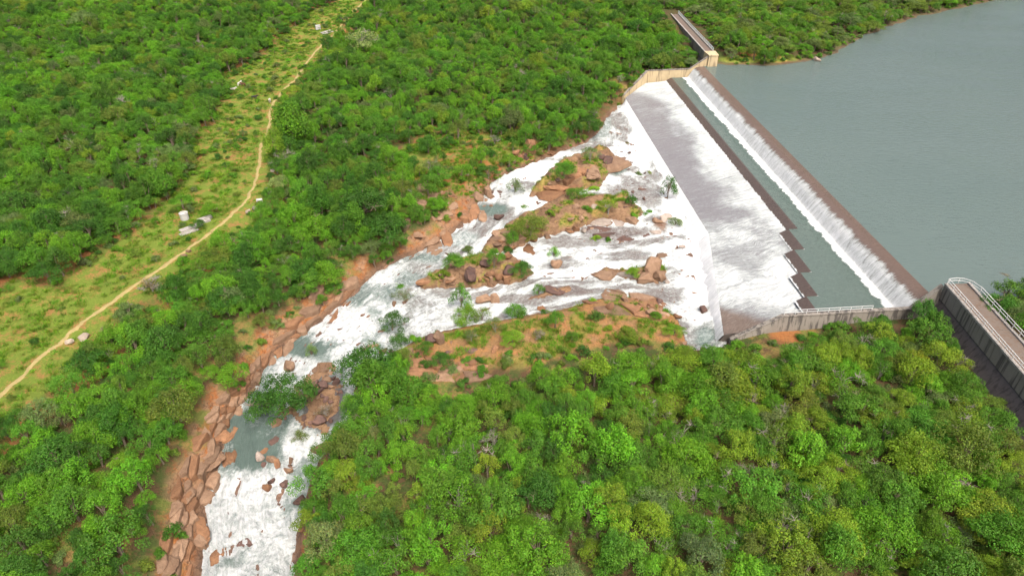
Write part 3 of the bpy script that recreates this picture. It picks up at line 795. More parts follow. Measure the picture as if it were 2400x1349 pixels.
def wing(name, label, p0, p1, side_, top, n_seg, wid_=3.6, face=2.6, run=5.5, foot=2.0):
    """Dam wing from p0 to p1 (s, n of the downstream edge); side_: sign of n for downstream."""
    root = empty(name, dp(p0[0], p0[1], foot)); tag(root, label, 'dam wing', 'concrete wings either side of the spillway'); bpy.context.view_layer.update()
    inv = root.matrix_world.inverted()
    def pt(e_, off, z):
        return dp(p0[0] + (p1[0] - p0[0]) * e_, p0[1] + (p1[1] - p0[1]) * e_ + off, z)
    for k in range(n_seg):
        a, b = k / n_seg, (k + 1) / n_seg - 0.0008
        def add(nm, pr, m_):
            o = prism(nm, [[pt(e_, *q) for q in pr] for e_ in (a, b)], m_, root); o.matrix_parent_inverse = inv
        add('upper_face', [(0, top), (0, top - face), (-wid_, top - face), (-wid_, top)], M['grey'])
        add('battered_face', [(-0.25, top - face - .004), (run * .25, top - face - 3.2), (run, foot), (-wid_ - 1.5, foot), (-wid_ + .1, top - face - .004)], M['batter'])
        add('deck', [(-.45, top + .004), (-.45, top + .1), (-wid_ + .45, top + .1), (-wid_ + .45, top + .004)], M['deck'])
        add('kerb', [(.12, top + .002), (.12, top + .42), (-.42, top + .42), (-.42, top + .002)], M['kerb'])
        add('kerb', [(-wid_ + .42, top + .002), (-wid_ + .42, top + .42), (-wid_ - .1, top + .42), (-wid_ - .1, top + .002)], M['kerb'])
    return root
wing('dam_wing', 'far dam wing with brown walkway and streaked wall below the bush', (-19.9, -2.1), (-79, -4.9), 1, 13.0, 8, 3.7, 3.0)
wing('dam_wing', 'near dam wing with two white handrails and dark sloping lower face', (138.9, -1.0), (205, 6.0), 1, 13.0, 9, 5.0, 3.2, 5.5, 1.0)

def railing(name, label, pts, posts, h, m_, mid=2, th=0.045):
    """pts: list of 3-d points along the foot of the rail."""
    root = empty(name, pts[0]); tag(root, label, 'railing'); bpy.context.view_layer.update(); inv = root.matrix_world.inverted()
    P = np.array(pts, float)
    L = np.concatenate([[0], np.cumsum(np.linalg.norm(np.diff(P, axis=0), axis=1))])
    def at(l): return np.array([np.interp(l, L, P[:, k]) for k in range(3)])
    def bar(nm, a, b, t):
        a, b = np.array(a), np.array(b); d = b - a; d /= np.linalg.norm(d) + 1e-9
        u = np.cross(d, (0, 0, 1)) if abs(d[2]) < .9 else np.array((1., 0, 0)); u /= np.linalg.norm(u); w = np.cross(d, u)
        R_ = [[tuple(c + t * (u * i + w * j)) for i, j in ((-1, -1), (1, -1), (1, 1), (-1, 1))] for c in (a, b)]
        o = prism(nm, R_, m_, root); o.matrix_parent_inverse = inv
    n = max(2, int(L[-1] / posts) + 1)
    for l in np.linspace(0, L[-1], n):
        a = at(l); bar('post', a, a + (0, 0, h), th)
    for k in range(mid):
        z = h * (k + 1) / mid
        for a, b in zip(P[:-1], P[1:]):
            bar('rail', a + (0, 0, z), b + (0, 0, z), th * 1.1)
    return root
railing('handrail', 'pale blue-grey handrail along the water side of the far dam wing', [dp(-19.9, -5.6, 13.42), dp(-50, -7.0, 13.42), dp(-79, -8.4, 13.42)], 2.6, 1.05, M['rail_b'])
railing('handrail', 'white handrail along the forest side of the near dam wing', [dp(139.1, -1.2, 13.42), dp(170, 2.1, 13.42), dp(204, 5.7, 13.42)], 2.2, 1.15, M['rail'], 2, 0.04)
railing('handrail', 'white handrail curving round the reservoir side of the near dam wing', [dp(139.1, -1.35, 13.42), dp(138.9, -3.0, 13.42), dp(139.2, -4.2, 13.42), dp(140.2, -5.3, 13.42), dp(142.5, -5.75, 13.42), dp(172, -2.6, 13.42), dp(204, .9, 13.42)], 2.2, 1.15, M['rail'], 2, 0.04)
railing('handrail', 'white handrail on top of the near training wall', [dp(138.6, 12.0, 7.3), dp(138.6, 30.2, 7.12)], 2.1, 1.1, M['rail'], 2, 0.04)

# ================================================================== VEGETATION PROTOTYPES
def tube_np(path, radii, k=5):
    path = np.asarray(path, float)
    V, F = [], []
    for i, (p, r) in enumerate(zip(path, radii)):
        d = path[min(i + 1, len(path) - 1)] - path[max(i - 1, 0)]; d = d / (np.linalg.norm(d) + 1e-9)
        u = np.cross(d, (0.3, 0.9, 0.1)); u /= np.linalg.norm(u) + 1e-9; w = np.cross(d, u)
        for j in range(k):
            a = 2 * math.pi * j / k
            V.append(p + r * (math.cos(a) * u + math.sin(a) * w))
    for i in range(len(path) - 1):
        for j in range(k):
            F.append((i * k + j, i * k + (j + 1) % k, (i + 1) * k + (j + 1) % k, (i + 1) * k + j))
    return np.array(V), np.array(F)
class Acc:
    def __init__(s): s.V, s.F, s.T, s.n = [], [], [], 0
    def add(s, V, F, tone=None):
        s.V.append(V); s.F.append(F + s.n); s.n += len(V)
        s.T.append(np.ones((len(V), 3)) if tone is None else tone)
    def get(s): return np.concatenate(s.V), np.concatenate(s.F), np.concatenate(s.T)
def leaves(r, C, Nrm, size, tone, long=1.3):
    n = len(C)
    nr = Nrm + r.normal(0, 0.55, (n, 3)); nr /= np.linalg.norm(nr, axis=1)[:, None] + 1e-9
    t = np.cross(nr, r.normal(0, 1, (n, 3))); t /= np.linalg.norm(t, axis=1)[:, None] + 1e-9
    b = np.cross(nr, t)
    sz = (size * r.uniform(0.6, 1.4, n))[:, None]
    V = np.stack([C - t * sz * long * .5, C - b * sz * .42, C + t * sz * long * .5, C + b * sz * .42], 1).reshape(-1, 3)
    return V, np.arange(4 * n).reshape(n, 4), np.repeat(tone, 4, 0)
def make_plant(seed, Rr, H, n_cl, cl_r, dens, size, dome=0.6, flat=0.8, low=0.25, upright=0.0, limbs=6, bare=0.0, trunk_r=0.14):
    """Returns (trunk mesh data, crown mesh data)."""
    r = np.random.default_rng(seed)
    crown, wood = Acc(), Acc()
    th = r.uniform(0, 2 * math.pi, n_cl) + np.arange(n_cl) * 2.399963
    q = np.sqrt((np.arange(n_cl) + r.uniform(0, 1, n_cl)) / n_cl)
    rad = q * Rr * r.uniform(0.82, 1.1, n_cl)
    el = 1 + 0.25 * np.sin(th * 2 + seed)
    cx_, cy_ = rad * np.cos(th) * el, rad * np.sin(th) / el
    cz_ = H * (low + (1 - low) * (1 - q ** 2 * dome)) * r.uniform(0.80, 1.06, n_cl) - cl_r * 0.5
    skip = r.uniform(0, 1, n_cl) < bare
    for k in range(n_cl):
        c = np.array([cx_[k], cy_[k], cz_[k]])
        if not skip[k]:
            rr = cl_r * r.uniform(0.7, 1.25)
            n = int(dens * rr * rr)
            d = r.normal(0, 1, (n, 3)); d[:, 2] = np.abs(d[:, 2]) * (1.0 + upright) - 0.45; d /= np.linalg.norm(d, axis=1)[:, None]
            rho = r.uniform(0.45, 1.0, n) ** 0.5
            rho *= 1 + 0.3 * np.sin(d[:, 0] * 5 + k) * np.sin(d[:, 1] * 5 + 2 * k)
            C = c + d * rho[:, None] * rr * np.array([1, 1, flat + upright * .5])
            base = r.uniform(0.72, 1.22)
            tn = base * r.uniform(0.75, 1.25, (n, 1)) * np.array([[1, 1, 1]]) * (1 + r.normal(0, .07, (n, 3)))
            young = (r.uniform(0, 1, n) < 0.12)[:, None]
            tn = np.where(young, tn * np.array([1.35, 1.2, 0.9]), tn)
            crown.add(*leaves(r, C, d * 0.9 + np.array([0, 0, .5]), size, tn))
        if k < limbs or skip[k]:
            b0 = np.array([r.normal(0, .12), r.normal(0, .12), H * r.uniform(0.12, 0.4)])
            mid = (b0 + c) / 2 + np.array([r.normal(0, .15), r.normal(0, .15), 0.1 * H])
            wood.add(*tube_np([b0, mid, c], [trunk_r * .55, trunk_r * .35, trunk_r * .12], 4))
            if skip[k]:
                for _ in range(9):
                    d = r.normal(0, 1, 3); d[2] = abs(d[2]) * .8; d /= np.linalg.norm(d)
                    e_ = c + d * cl_r * r.uniform(.7, 1.3)
                    wood.add(*tube_np([c, (c + e_) / 2 + r.normal(0, .08, 3), e_], [trunk_r * .16, trunk_r * .12, trunk_r * .05], 3) if False else tube_np([c, (c + e_) / 2 + r.normal(0, .08, 3), e_], [.035, .028, .014], 4))
    lean = r.normal(0, .15, 2)
    wood.add(*tube_np([(lean[0], lean[1], -0.5), (lean[0] * .5, lean[1] * .5, H * .2), (0, 0, H * .45), (0, 0, H * .72)], [trunk_r * 1.35, trunk_r, trunk_r * .7, trunk_r * .25], 6))
    return wood, crown
def build_plant(name, wood, crown, bark, leaf=True):
    wv, wf, _ = wood.get()
    tme = mesh_np(name + '_trunk', wv, wf, bark, True)
    if crown.n:
        cv, cf, ct = crown.get()
        cme = mesh_np(name + '_crown', cv, cf, M['leaf'], False)
        add_attr(cme, 'leaf_tone', 'FLOAT_COLOR', 'POINT', rgba(ct))
        V = np.concatenate([wv, cv]); F = np.concatenate([wf, cf + len(wv)])
        jme = mesh_np(name + '_whole', V, F, [bark, M['leaf']], False, np.concatenate([np.zeros(len(wf)), np.ones(len(cf))]))
        add_attr(jme, 'leaf_tone', 'FLOAT_COLOR', 'POINT', rgba(np.concatenate([np.ones((len(wv), 3)), ct])))
    return tme, cme, jme
PROTO = {}
def proto(key, bark='bark', **kw):
    w, c = make_plant(**kw)
    PROTO[key] = build_plant('%s_%d' % key, w, c, M[bark])
for k in range(8):   # rounded thorn trees, fine leaved
    proto(('round', k), seed=100 + k, Rr=2.4 + .22 * (k % 4), H=3.9 + .35 * (k % 3), n_cl=30 + 3 * (k % 4), cl_r=0.72 + .07 * (k % 3), dens=320, size=0.122, dome=.48 + .08 * (k % 3), flat=.66, bare=.03 * (k % 2))
for k in range(8):   # clumpy upright bush trees
    proto(('clump', k), seed=200 + k, Rr=1.9 + .22 * (k % 4), H=4.4 + .4 * (k % 3), n_cl=22 + 3 * (k % 4), cl_r=0.60 + .07 * (k % 3), dens=375, size=0.134, dome=.42 + .08 * (k % 3), flat=1.1, upright=.5, low=.3)
for k in range(5):   # feathery, half bare
    proto(('feather', k), bark='twig', seed=300 + k, Rr=2.2 + .2 * (k % 3), H=3.8 + .3 * (k % 2), n_cl=28, cl_r=0.74, dens=160, size=0.125, dome=.5, flat=.8, bare=.10, limbs=12)
for k in range(2):   # nearly bare grey thorn bush
    proto(('bare', k), bark='twig', seed=400 + k, Rr=2.0, H=3.0, n_cl=24, cl_r=0.75, dens=110, size=0.11, dome=.5, bare=.5, limbs=14)
for k in range(4):   # low shrubs
    proto(('shrub', k), seed=500 + k, Rr=1.0 + .1 * k, H=1.4 + .15 * (k % 3), n_cl=15, cl_r=0.48, dens=430, size=0.135, dome=.55, flat=.75, low=.1, limbs=5, trunk_r=.06)
for k in range(3):   # sparse upright riverside saplings
    proto(('sapling', k), seed=600 + k, Rr=1.7, H=4.0, n_cl=20, cl_r=0.60, dens=250, size=0.14, dome=.75, flat=1.0, upright=.6, low=.15, limbs=14, trunk_r=.09)
NK = dict(round=8, clump=8, feather=5, bare=2, shrub=4, sapling=3)
PR = dict(round=3.1, clump=2.7, feather=2.9, bare=2.5, shrub=1.6, sapling=2.2)

TONE = {  # leaf colours
 'vivid green': (0.095, 0.238, 0.012), 'deep green': (0.042, 0.122, 0.012), 'mid green': (0.070, 0.180, 0.014), 'yellow-green': (0.142, 0.230, 0.016), 'olive green': (0.108, 0.172, 0.022),
 'grey-green': (0.105, 0.160, 0.046), 'golden green': (0.185, 0.230, 0.016), 'brownish green': (0.130, 0.115, 0.045), 'pale green': (0.185, 0.245, 0.080), 'lime green': (0.150, 0.295, 0.016)}
def tint_of(tone, r):
    c = np.array(TONE[tone]) * r.uniform(0.82, 1.18) * (1 + r.normal(0, .05, 3))
    return [float(max(v, .008)) for v in c] + [1.0]
def place_plant(name, form, k, x, y, z, scale, rz, tone, label, cat, group=None, stretch=1.0):
    tme, cme, _ = PROTO[(form, k)]
    root = empty(name, (x, y, z)); root.rotation_euler = (0, 0, rz); root.scale = (scale * float(rng.uniform(.88, 1.14)), scale * float(rng.uniform(.88, 1.14)), scale * stretch * float(rng.uniform(.82, 1.2)))
    tag(root, label, cat, group)
    t = link('trunk', tme, root)
    c = link('crown', cme, root); c['tint'] = tint_of(tone, rng)
    return root

# ------------------------------------------------------------------ where the bush grows
def zones(x, y):
    px, py, dep = proj(x, y, tri_interp(T, x, y))
    return px, py, dep
gs = 3.3
xs = np.arange(-420, 420, gs); ys = np.arange(48, 560, gs)
FX, FY = np.meshgrid(xs, ys); FX = FX + (np.arange(len(ys)) % 2)[:, None] * gs / 2
FX = (FX + rng.uniform(-.42, .42, FX.shape) * gs).ravel(); FY = (FY + rng.uniform(-.42, .42, FY.shape) * gs).ravel()
fz = tri_interp(T, FX, FY); fpx, fpy, fdep = proj(FX, FY, fz)
ok = (np.abs(FX) < 0.78 * fdep + 22) & (fpy > -330) & (fpy < 1349 + 460)
FX, FY, fz, fpx, fpy, fdep = (a[ok] for a in (FX, FY, fz, fpx, fpy, fdep))
fs, fn = dam_inv(FX, FY)
frd = tri_interp(RD, FX, FY); frd = np.where(frd < -100, -99, frd)
north_side = tri_interp(np.where(ND <= out + 1.5, 1.0, 0.0), FX, FY) > .5
fcd = tri_interp(np.where(cd < -900, -99, cd), FX, FY); fsh = tri_interp(np.where(rd > -900, sh, -99), FX, FY)
fds = sdist(FX, FY, spw)
dens_n = fbm(FX / 14, FY / 14, 151, 3)
keep = np.ones(len(FX), bool)
keep &= ~((frd > -np.where(north_side, np.where(((fpx > 860) & (fpx < 945)) | (fpx > 1190), 1.0, np.where(fpx > 940, 5.2, 1.2 + 5.2 * sstep(.35, .65, fbm(FX / 9, FY / 9, 155)))), 1.6)))
keep &= fcd < -1.0
for q_ in (.3, .6, .9):
    oc = q_ * 4.4 / (CAM_H - fz)
    ox, oy = FX * (1 + oc), FY * (1 + oc)
    keep &= ~((tri_interp(np.where(cd < -900, -99, cd), ox, oy) > 0.5) & (fpx < 900))
    keep &= (path_dist(ox, oy) > 2.2)
    keep &= ~((sdist(ox, oy, spw) > 0) & (fpx > 960))
keep &= path_dist(FX, FY) > 3.4
keep &= ~((fs > 137) & (fs < 144) & (fn > 5) & (fn < 30)) & ~((fs > 137) & (fs < 147.5) & (fn >= 28) & (fn < 48))
keep &= fsh < -0.9
keep &= ~((fds > -1.0) & (fpy < 850))
keep &= ~((sdist(FX, FY + 6.5, spw) > 0) & (fpx > 980))
keep &= ~((fs > np.where(fn > 20.5, -18 + (fn - 20.5) * 1.19, -17.5)) & (fs < 141) & (fn > -12) & (fn < 46))
keep &= ~((fs < -13) & (fs > -92) & (fn > -13) & (fn < 0.6))
keep &= ~((fs > 134) & (fs < 215) & (fn > -8 + (fs - 138) * .1) & (fn < 2.2 + (fs - 138) * .1))
keep &= ~((fs > 134) & (fn < -4) & (fs < 200) & (rng.uniform(0, 1, len(FX)) < .2))
nb = sstep(1.25, .75, np.sqrt(((fpx - 1090) / 190) ** 2 + ((fpy - 390) / 100) ** 2))
keep &= ~(rng.uniform(0, 1, len(FX)) < nb * .72)
for cx, cy, r_ in ((1845, 775, 34), (1085, 375, 42), (1060, 430, 36)):
    keep &= np.hypot(fpx - cx, fpy - cy) > r_
keep &= ~((dens_n < .30) & (fpx > 1300) & (fpy > 850))
upf = (fpx > 1580) & (fpy < 160)
keep &= ~(upf & (rng.uniform(0, 1, len(FX)) < .25))
FX, FY, fz, fpx, fpy, fdep, frd, fcd = (a[keep] for a in (FX, FY, fz, fpx, fpy, fdep, frd, fcd))
NF = len(FX)
forms, tones, ks, scl = [], [], [], []
right_w = sstep(1250, 1750, fpx + (fbm(FX / 12, FY / 12, 161) - .5) * 900) * sstep(780, 860, fpy)
river_w = sstep(190, 60, np.abs(fpx - (560 + (900 - fpy) * -.55 + 120))) * 0
nz = fbm(FX / 22, FY / 22, 163, 3); nz2 = fbm(FX / 9, FY / 9, 165, 2)
for i in range(NF):
    u, v = rng.uniform(), rng.uniform()
    if fpy[i] > 780 and fpx[i] > 700:
        if u < right_w[i]:
            fm = 'round' if v < .60 else 'feather' if v < .82 else 'clump' if v < .97 else 'bare'
            tn = rng.choice(['yellow-green', 'olive green', 'mid green', 'golden green', 'grey-green', 'vivid green'], p=[.26, .22, .30, .02, .07, .13])
        else:
            fm = 'clump' if v < .72 else 'round' if v < .88 else 'feather' if v < .97 else 'bare'
            tn = rng.choice(['vivid green', 'mid green', 'deep green', 'yellow-green', 'olive green', 'grey-green'], p=[.42, .30, .08, .08, .08, .04])
    elif fpx[i] < 1050 and fpy[i] > 420 and fcd[i] > -60 or (fpy[i] > 1000):
        fm = 'clump' if v < .68 else 'round' if v < .93 else 'feather'
        tn = rng.choice(['deep green', 'mid green', 'vivid green', 'olive green', 'grey-green'], p=[.28, .34, .28, .06, .04])
    elif fpx[i] > 1560 and fpy[i] < 200:
        fm = 'round' if v < .7 else 'clump' if v < .85 else 'feather'
        tn = rng.choice(['mid green', 'vivid green', 'olive green', 'grey-green', 'yellow-green'], p=[.35, .18, .25, .12, .10])
    else:
        fm = 'clump' if v < .55 else 'round' if v < .90 else 'feather' if v < .98 else 'bare'
        w_ = nz[i]
        tn = rng.choice(['deep green', 'mid green', 'vivid green', 'olive green', 'grey-green', 'yellow-green'], p=[.12, .33, .38, .08, .03, .06] if w_ > .5 else [.24, .36, .23, .09, .05, .03])
    forms.append(fm); tones.append(str(tn)); ks.append(int(rng.integers(NK[fm])))
    scl.append(float(np.clip(rng.lognormal(-.06, 0.24), .5, 1.5) * (0.76 + .36 * nz2[i])))
forms = np.array(forms); tones = np.array(tones); ks = np.array(ks); scl = np.array(scl)
rot = rng.uniform(0, 2 * math.pi, NF)
# the 300 that show largest stand as single trees
inframe = (fpx > -10) & (fpx < 2410) & (fpy > 0) & (fpy < 1372)
show = np.where(inframe, scl / fdep, -1)
order = np.argsort(-show)
single = order[:300]
def side_word(i):
    if fpx[i] < 520: return 'left of the river'
    return 'right of the river'
SIZEW = [(1.22, 'broad'), (1.0, 'full-grown'), (.82, 'middling'), (0, 'small')]
FORMW = dict(round='round-topped thorn tree', clump='tufted upright tree', feather='feathery thin-leaved tree', bare='half-bare grey thorn tree')
def where(i):
    y = fpy[i]
    row = 'on the bottom edge' if y > 1300 else 'just above the bottom edge' if y > 1230 else 'low in the bush' if y > 1140 else 'in the mid bush' if y > 1040 else 'towards the spillway'
    x = fpx[i]
    if x < 180: c = 'at the far left corner'
    elif x < 480: c = 'by the orange left bank'
    elif x < 900: c = 'hard by the right river bank'
    elif x < 1150: c = 'a short way right of the river'
    elif x < 1400: c = 'below the bare rocky spit'
    elif x < 1650: c = 'below the chute lip'
    elif x < 1900: c = 'below the near training wall'
    elif x < 2150: c = 'left of the near dam wing'
    else: c = 'at the right edge'
    return row, c
used = {}
for i in single:
    row, c = where(i)
    sw = next(w for t_, w in SIZEW if scl[i] >= t_)
    lab = f'{sw} {tones[i]} {FORMW[forms[i]]} {row} {c}'
    used.setdefault(lab, []).append(i)
ORDT = ['first', 'second', 'third', 'fourth', 'fifth', 'sixth', 'seventh', 'eighth', 'ninth', 'tenth']
for lab, ids in used.items():
    ids = sorted(ids, key=lambda i: fpx[i])
    for q, i in enumerate(ids):
        l2 = lab
        if len(ids) > 1:
            l2 = (['left', 'right'][q] if len(ids) == 2 else ORDT[min(q, 9)] + '-from-left') + ' ' + lab
        for a_, b_ in (('feathery thin-leaved', 'feathery'), ('round-topped thorn', 'round-topped'), ('tufted upright', 'tufted'), ('half-bare grey thorn', 'half-bare'), ('just above the bottom edge', 'near the bottom'), ('a short way right', 'right')):
            if len(l2.split()) > 16: l2 = l2.replace(a_, b_)
        for w_ in ('broad ', 'full-grown ', 'middling ', 'small '):
            if len(l2.split()) > 16: l2 = l2.replace(w_, '')
        if len(l2.split()) > 16: l2 = l2.replace('first-from-left', 'leftmost').replace('hard by', 'by')
        place_plant('bush_tree', forms[i], ks[i], FX[i], FY[i], fz[i] - .1, scl[i], rot[i], tones[i], l2, 'tree', 'bush trees nearest the camera')
rest = order[300:]

# ------------------------------------------------------------------ mass of bush and grass (stuff)
def scatter(name, label, pts, sc, rt, tint, keys, cat):
    """One object: points with geometry-node copies of the plant meshes."""
    me = bpy.data.meshes.new(name)
    me.from_pydata([tuple(p) for p in pts], [], [])
    ids = {}
    for k in keys: ids.setdefault(k, len(ids))
    add_attr(me, 'pick', 'INT', 'POINT', [ids[k] for k in keys])
    sc = np.asarray(sc, float); add_attr(me, 'size', 'FLOAT_VECTOR', 'POINT', np.stack([sc * rng.uniform(.85, 1.18, len(sc)), sc * rng.uniform(.85, 1.18, len(sc)), sc * rng.uniform(.78, 1.25, len(sc))], -1))
    add_attr(me, 'turn', 'FLOAT', 'POINT', rt)
    add_attr(me, 'tint', 'FLOAT_COLOR', 'POINT', tint)
    o = link(name, me)
    tag(o, label, cat, kind='stuff')
    ng = bpy.data.node_groups.new(name + '_spread', 'GeometryNodeTree')
    ng.interface.new_socket('Geometry', in_out='INPUT', socket_type='NodeSocketGeometry')
    ng.interface.new_socket('Geometry', in_out='OUTPUT', socket_type='NodeSocketGeometry')
    gi_, go_ = ng.nodes.new('NodeGroupInput'), ng.nodes.new('NodeGroupOutput')
    jn = ng.nodes.new('GeometryNodeJoinGeometry')
    def na(nm, typ):
        a = ng.nodes.new('GeometryNodeInputNamedAttribute'); a.data_type = typ; a.inputs[0].default_value = nm
        return next(s for s in a.outputs if s.enabled and s.name == 'Attribute')
    pick, size, turn = na('pick', 'INT'), na('size', 'FLOAT_VECTOR'), na('turn', 'FLOAT')
    cx_ = ng.nodes.new('ShaderNodeCombineXYZ'); ng.links.new(turn, cx_.inputs[2])
    e2r = ng.nodes.new('FunctionNodeEulerToRotation'); ng.links.new(cx_.outputs[0], e2r.inputs[0])
    for key, k in ids.items():
        po = bpy.data.objects.new(f'{key[0]}_pattern', PROTO[key][2])
        oi = ng.nodes.new('GeometryNodeObjectInfo'); oi.transform_space = 'ORIGINAL'; oi.inputs['Object'].default_value = po; oi.inputs['As Instance'].default_value = False
        cmp_ = ng.nodes.new('FunctionNodeCompare'); cmp_.data_type = 'INT'; cmp_.operation = 'EQUAL'
        ins = [s for s in cmp_.inputs if s.enabled]
        ng.links.new(pick, ins[0]); ins[1].default_value = k
        ip = ng.nodes.new('GeometryNodeInstanceOnPoints')
        ng.links.new(gi_.outputs[0], ip.inputs['Points']); ng.links.new(cmp_.outputs[0], ip.inputs['Selection'])
        ng.links.new(oi.outputs['Geometry'], ip.inputs['Instance']); ng.links.new(e2r.outputs[0], ip.inputs['Rotation']); ng.links.new(size, ip.inputs['Scale'])
        ng.links.new(ip.outputs[0], jn.inputs[0])
    ng.links.new(jn.outputs[0], go_.inputs[0])
    md = o.modifiers.new('spread', 'NODES'); md.node_group = ng
    return o
scatter('bush_forest', 'dense green bush covering the slopes on both sides of the river', np.stack([FX, FY, fz - .1], -1)[rest], scl[rest], rot[rest],
        [tint_of(tones[i], rng) for i in rest], [(forms[i], ks[i]) for i in rest], 'forest')
# undergrowth among the trees
nu = 13000
ux, uy = rng.uniform(-330, 330, nu * 4), rng.uniform(50, 440, nu * 4)
uz = tri_interp(T, ux, uy); upx, upy, ud = proj(ux, uy, uz)
us, un = dam_inv(ux, uy); urd = tri_interp(np.where(RD < -100, -99, RD), ux, uy); ucd = tri_interp(np.where(cd < -900, -99, cd), ux, uy); ush = tri_interp(np.where(rd > -900, sh, -99), ux, uy)
uns = tri_interp(np.where(ND <= out + 1.5, 1.0, 0.0), ux, uy) > .5
uds = sdist(ux, uy, spw)
k_ = (np.abs(ux) < .78 * ud + 15) & (upy > -150) & (upy < 1600) & (ush < -0.4) & ((urd < -np.where(uns, 4.5, 1.0)) | ((urd < -1.4) & (rng.uniform(0, 1, len(ux)) < .45)) | ((urd < -.2) & uns & ((upx > 1190) | ((upx > 860) & (upx < 940))))) & ~((us > np.where(un > 20.5, -17 + (un - 20.5) * 1.19, -16.5)) & (us < 140) & (un > -10) & (un < 45)) & ~((us < -13) & (us > -92) & (un > -12) & (un < 1.5)) & ~((us > 134) & (us < 215) & (un > -8 + (us - 138) * .1) & (un < 3.5 + (us - 138) * .1))
k_ &= (ucd < 0.5) & ~((uds > 0) & (upy < 830)) & (np.hypot(upx - 1845, upy - 775) > 24) & (np.hypot(upx - 1085, upy - 375) > 34)
k_ &= rng.uniform(0, 1, len(ux)) < np.where((fbm(ux / 8, uy / 8, 171) > .43) | ((urd > -5) & uns & (upx > 1190)), .85, .3)
ui = np.flatnonzero(k_)[:nu]
UT = ['mid green', 'olive green', 'deep green', 'vivid green', 'grey-green']
scatter('undergrowth', 'low scrub between the trees', np.stack([ux, uy, uz - .1], -1)[ui], rng.uniform(.45, 1.15, len(ui)), rng.uniform(0, 6.28, len(ui)), [tint_of(UT[int(rng.integers(5))], rng) for _ in ui], [('shrub', int(rng.integers(4))) for _ in ui], 'scrub')
# grass: tufts on the clearing, the spit, the islands and the bare northern slope
r = np.random.default_rng(5)
for k in range(2):
    a, w = Acc(), Acc()
    for _ in range(46):
        b = r.normal(0, .28, 2); t_ = b * 1.5 + r.normal(0, .12, 2); h = r.uniform(.14, .38)
        p = np.array([[b[0] - .035, b[1], -.05], [b[0] + .035, b[1] + .02, -.05], [t_[0] + .012, t_[1], h], [t_[0] - .012, t_[1], h * .95]])
        a.add(p, np.array([[0, 1, 2, 3]]), np.full((4, 3), r.uniform(.7, 1.3)))
    V, F, tn = a.get()
    gm = mesh_np('tuft', V, F, [M['leaf']], False); add_attr(gm, 'leaf_tone', 'FLOAT_COLOR', 'POINT', rgba(tn))
    PROTO[('tuft', k)] = (None, None, gm)
def grass(n, test, box):
    gx, gy = rng.uniform(box[0], box[1], n), rng.uniform(box[2], box[3], n)
    k = test(gx, gy); return gx[k], gy[k]
g1 = grass(60000, lambda x, y: (tri_interp(np.where(cd < -900, -99, cd), x, y) > -2) & (fbm(x / 5, y / 5, 181) > .42) & (path_dist(x, y) > 1.3), (-260, -60, 80, 400))
g2 = grass(26000, lambda x, y: ((tri_interp(gi, x, y) > .4) | ((tri_interp(ds, x, y) > 0) & (fbm(x / 3.5, y / 3.5, 91) > .5)) | ((tri_interp(NORTH, x, y) > .4) & (fbm(x / 5, y / 5, 183) > .45))) & (tri_interp(SURF - T, x, y) < .02), (-40, 60, 90, 250))
gx = np.concatenate([g1[0], g2[0]]); gy = np.concatenate([g1[1], g2[1]])
GT = ['yellow-green', 'olive green', 'vivid green', 'vivid green']
scatter('grass', 'short yellow-green grass tufts on the clearing and the rocky islands', np.stack([gx, gy, tri_interp(T, gx, gy)], -1), rng.uniform(.6, 1.5, len(gx)), rng.uniform(0, 6.28, len(gx)),
        [tint_of(GT[int(rng.integers(4))], rng) for _ in gx], [('tuft', int(rng.integers(2))) for _ in gx], 'grass')

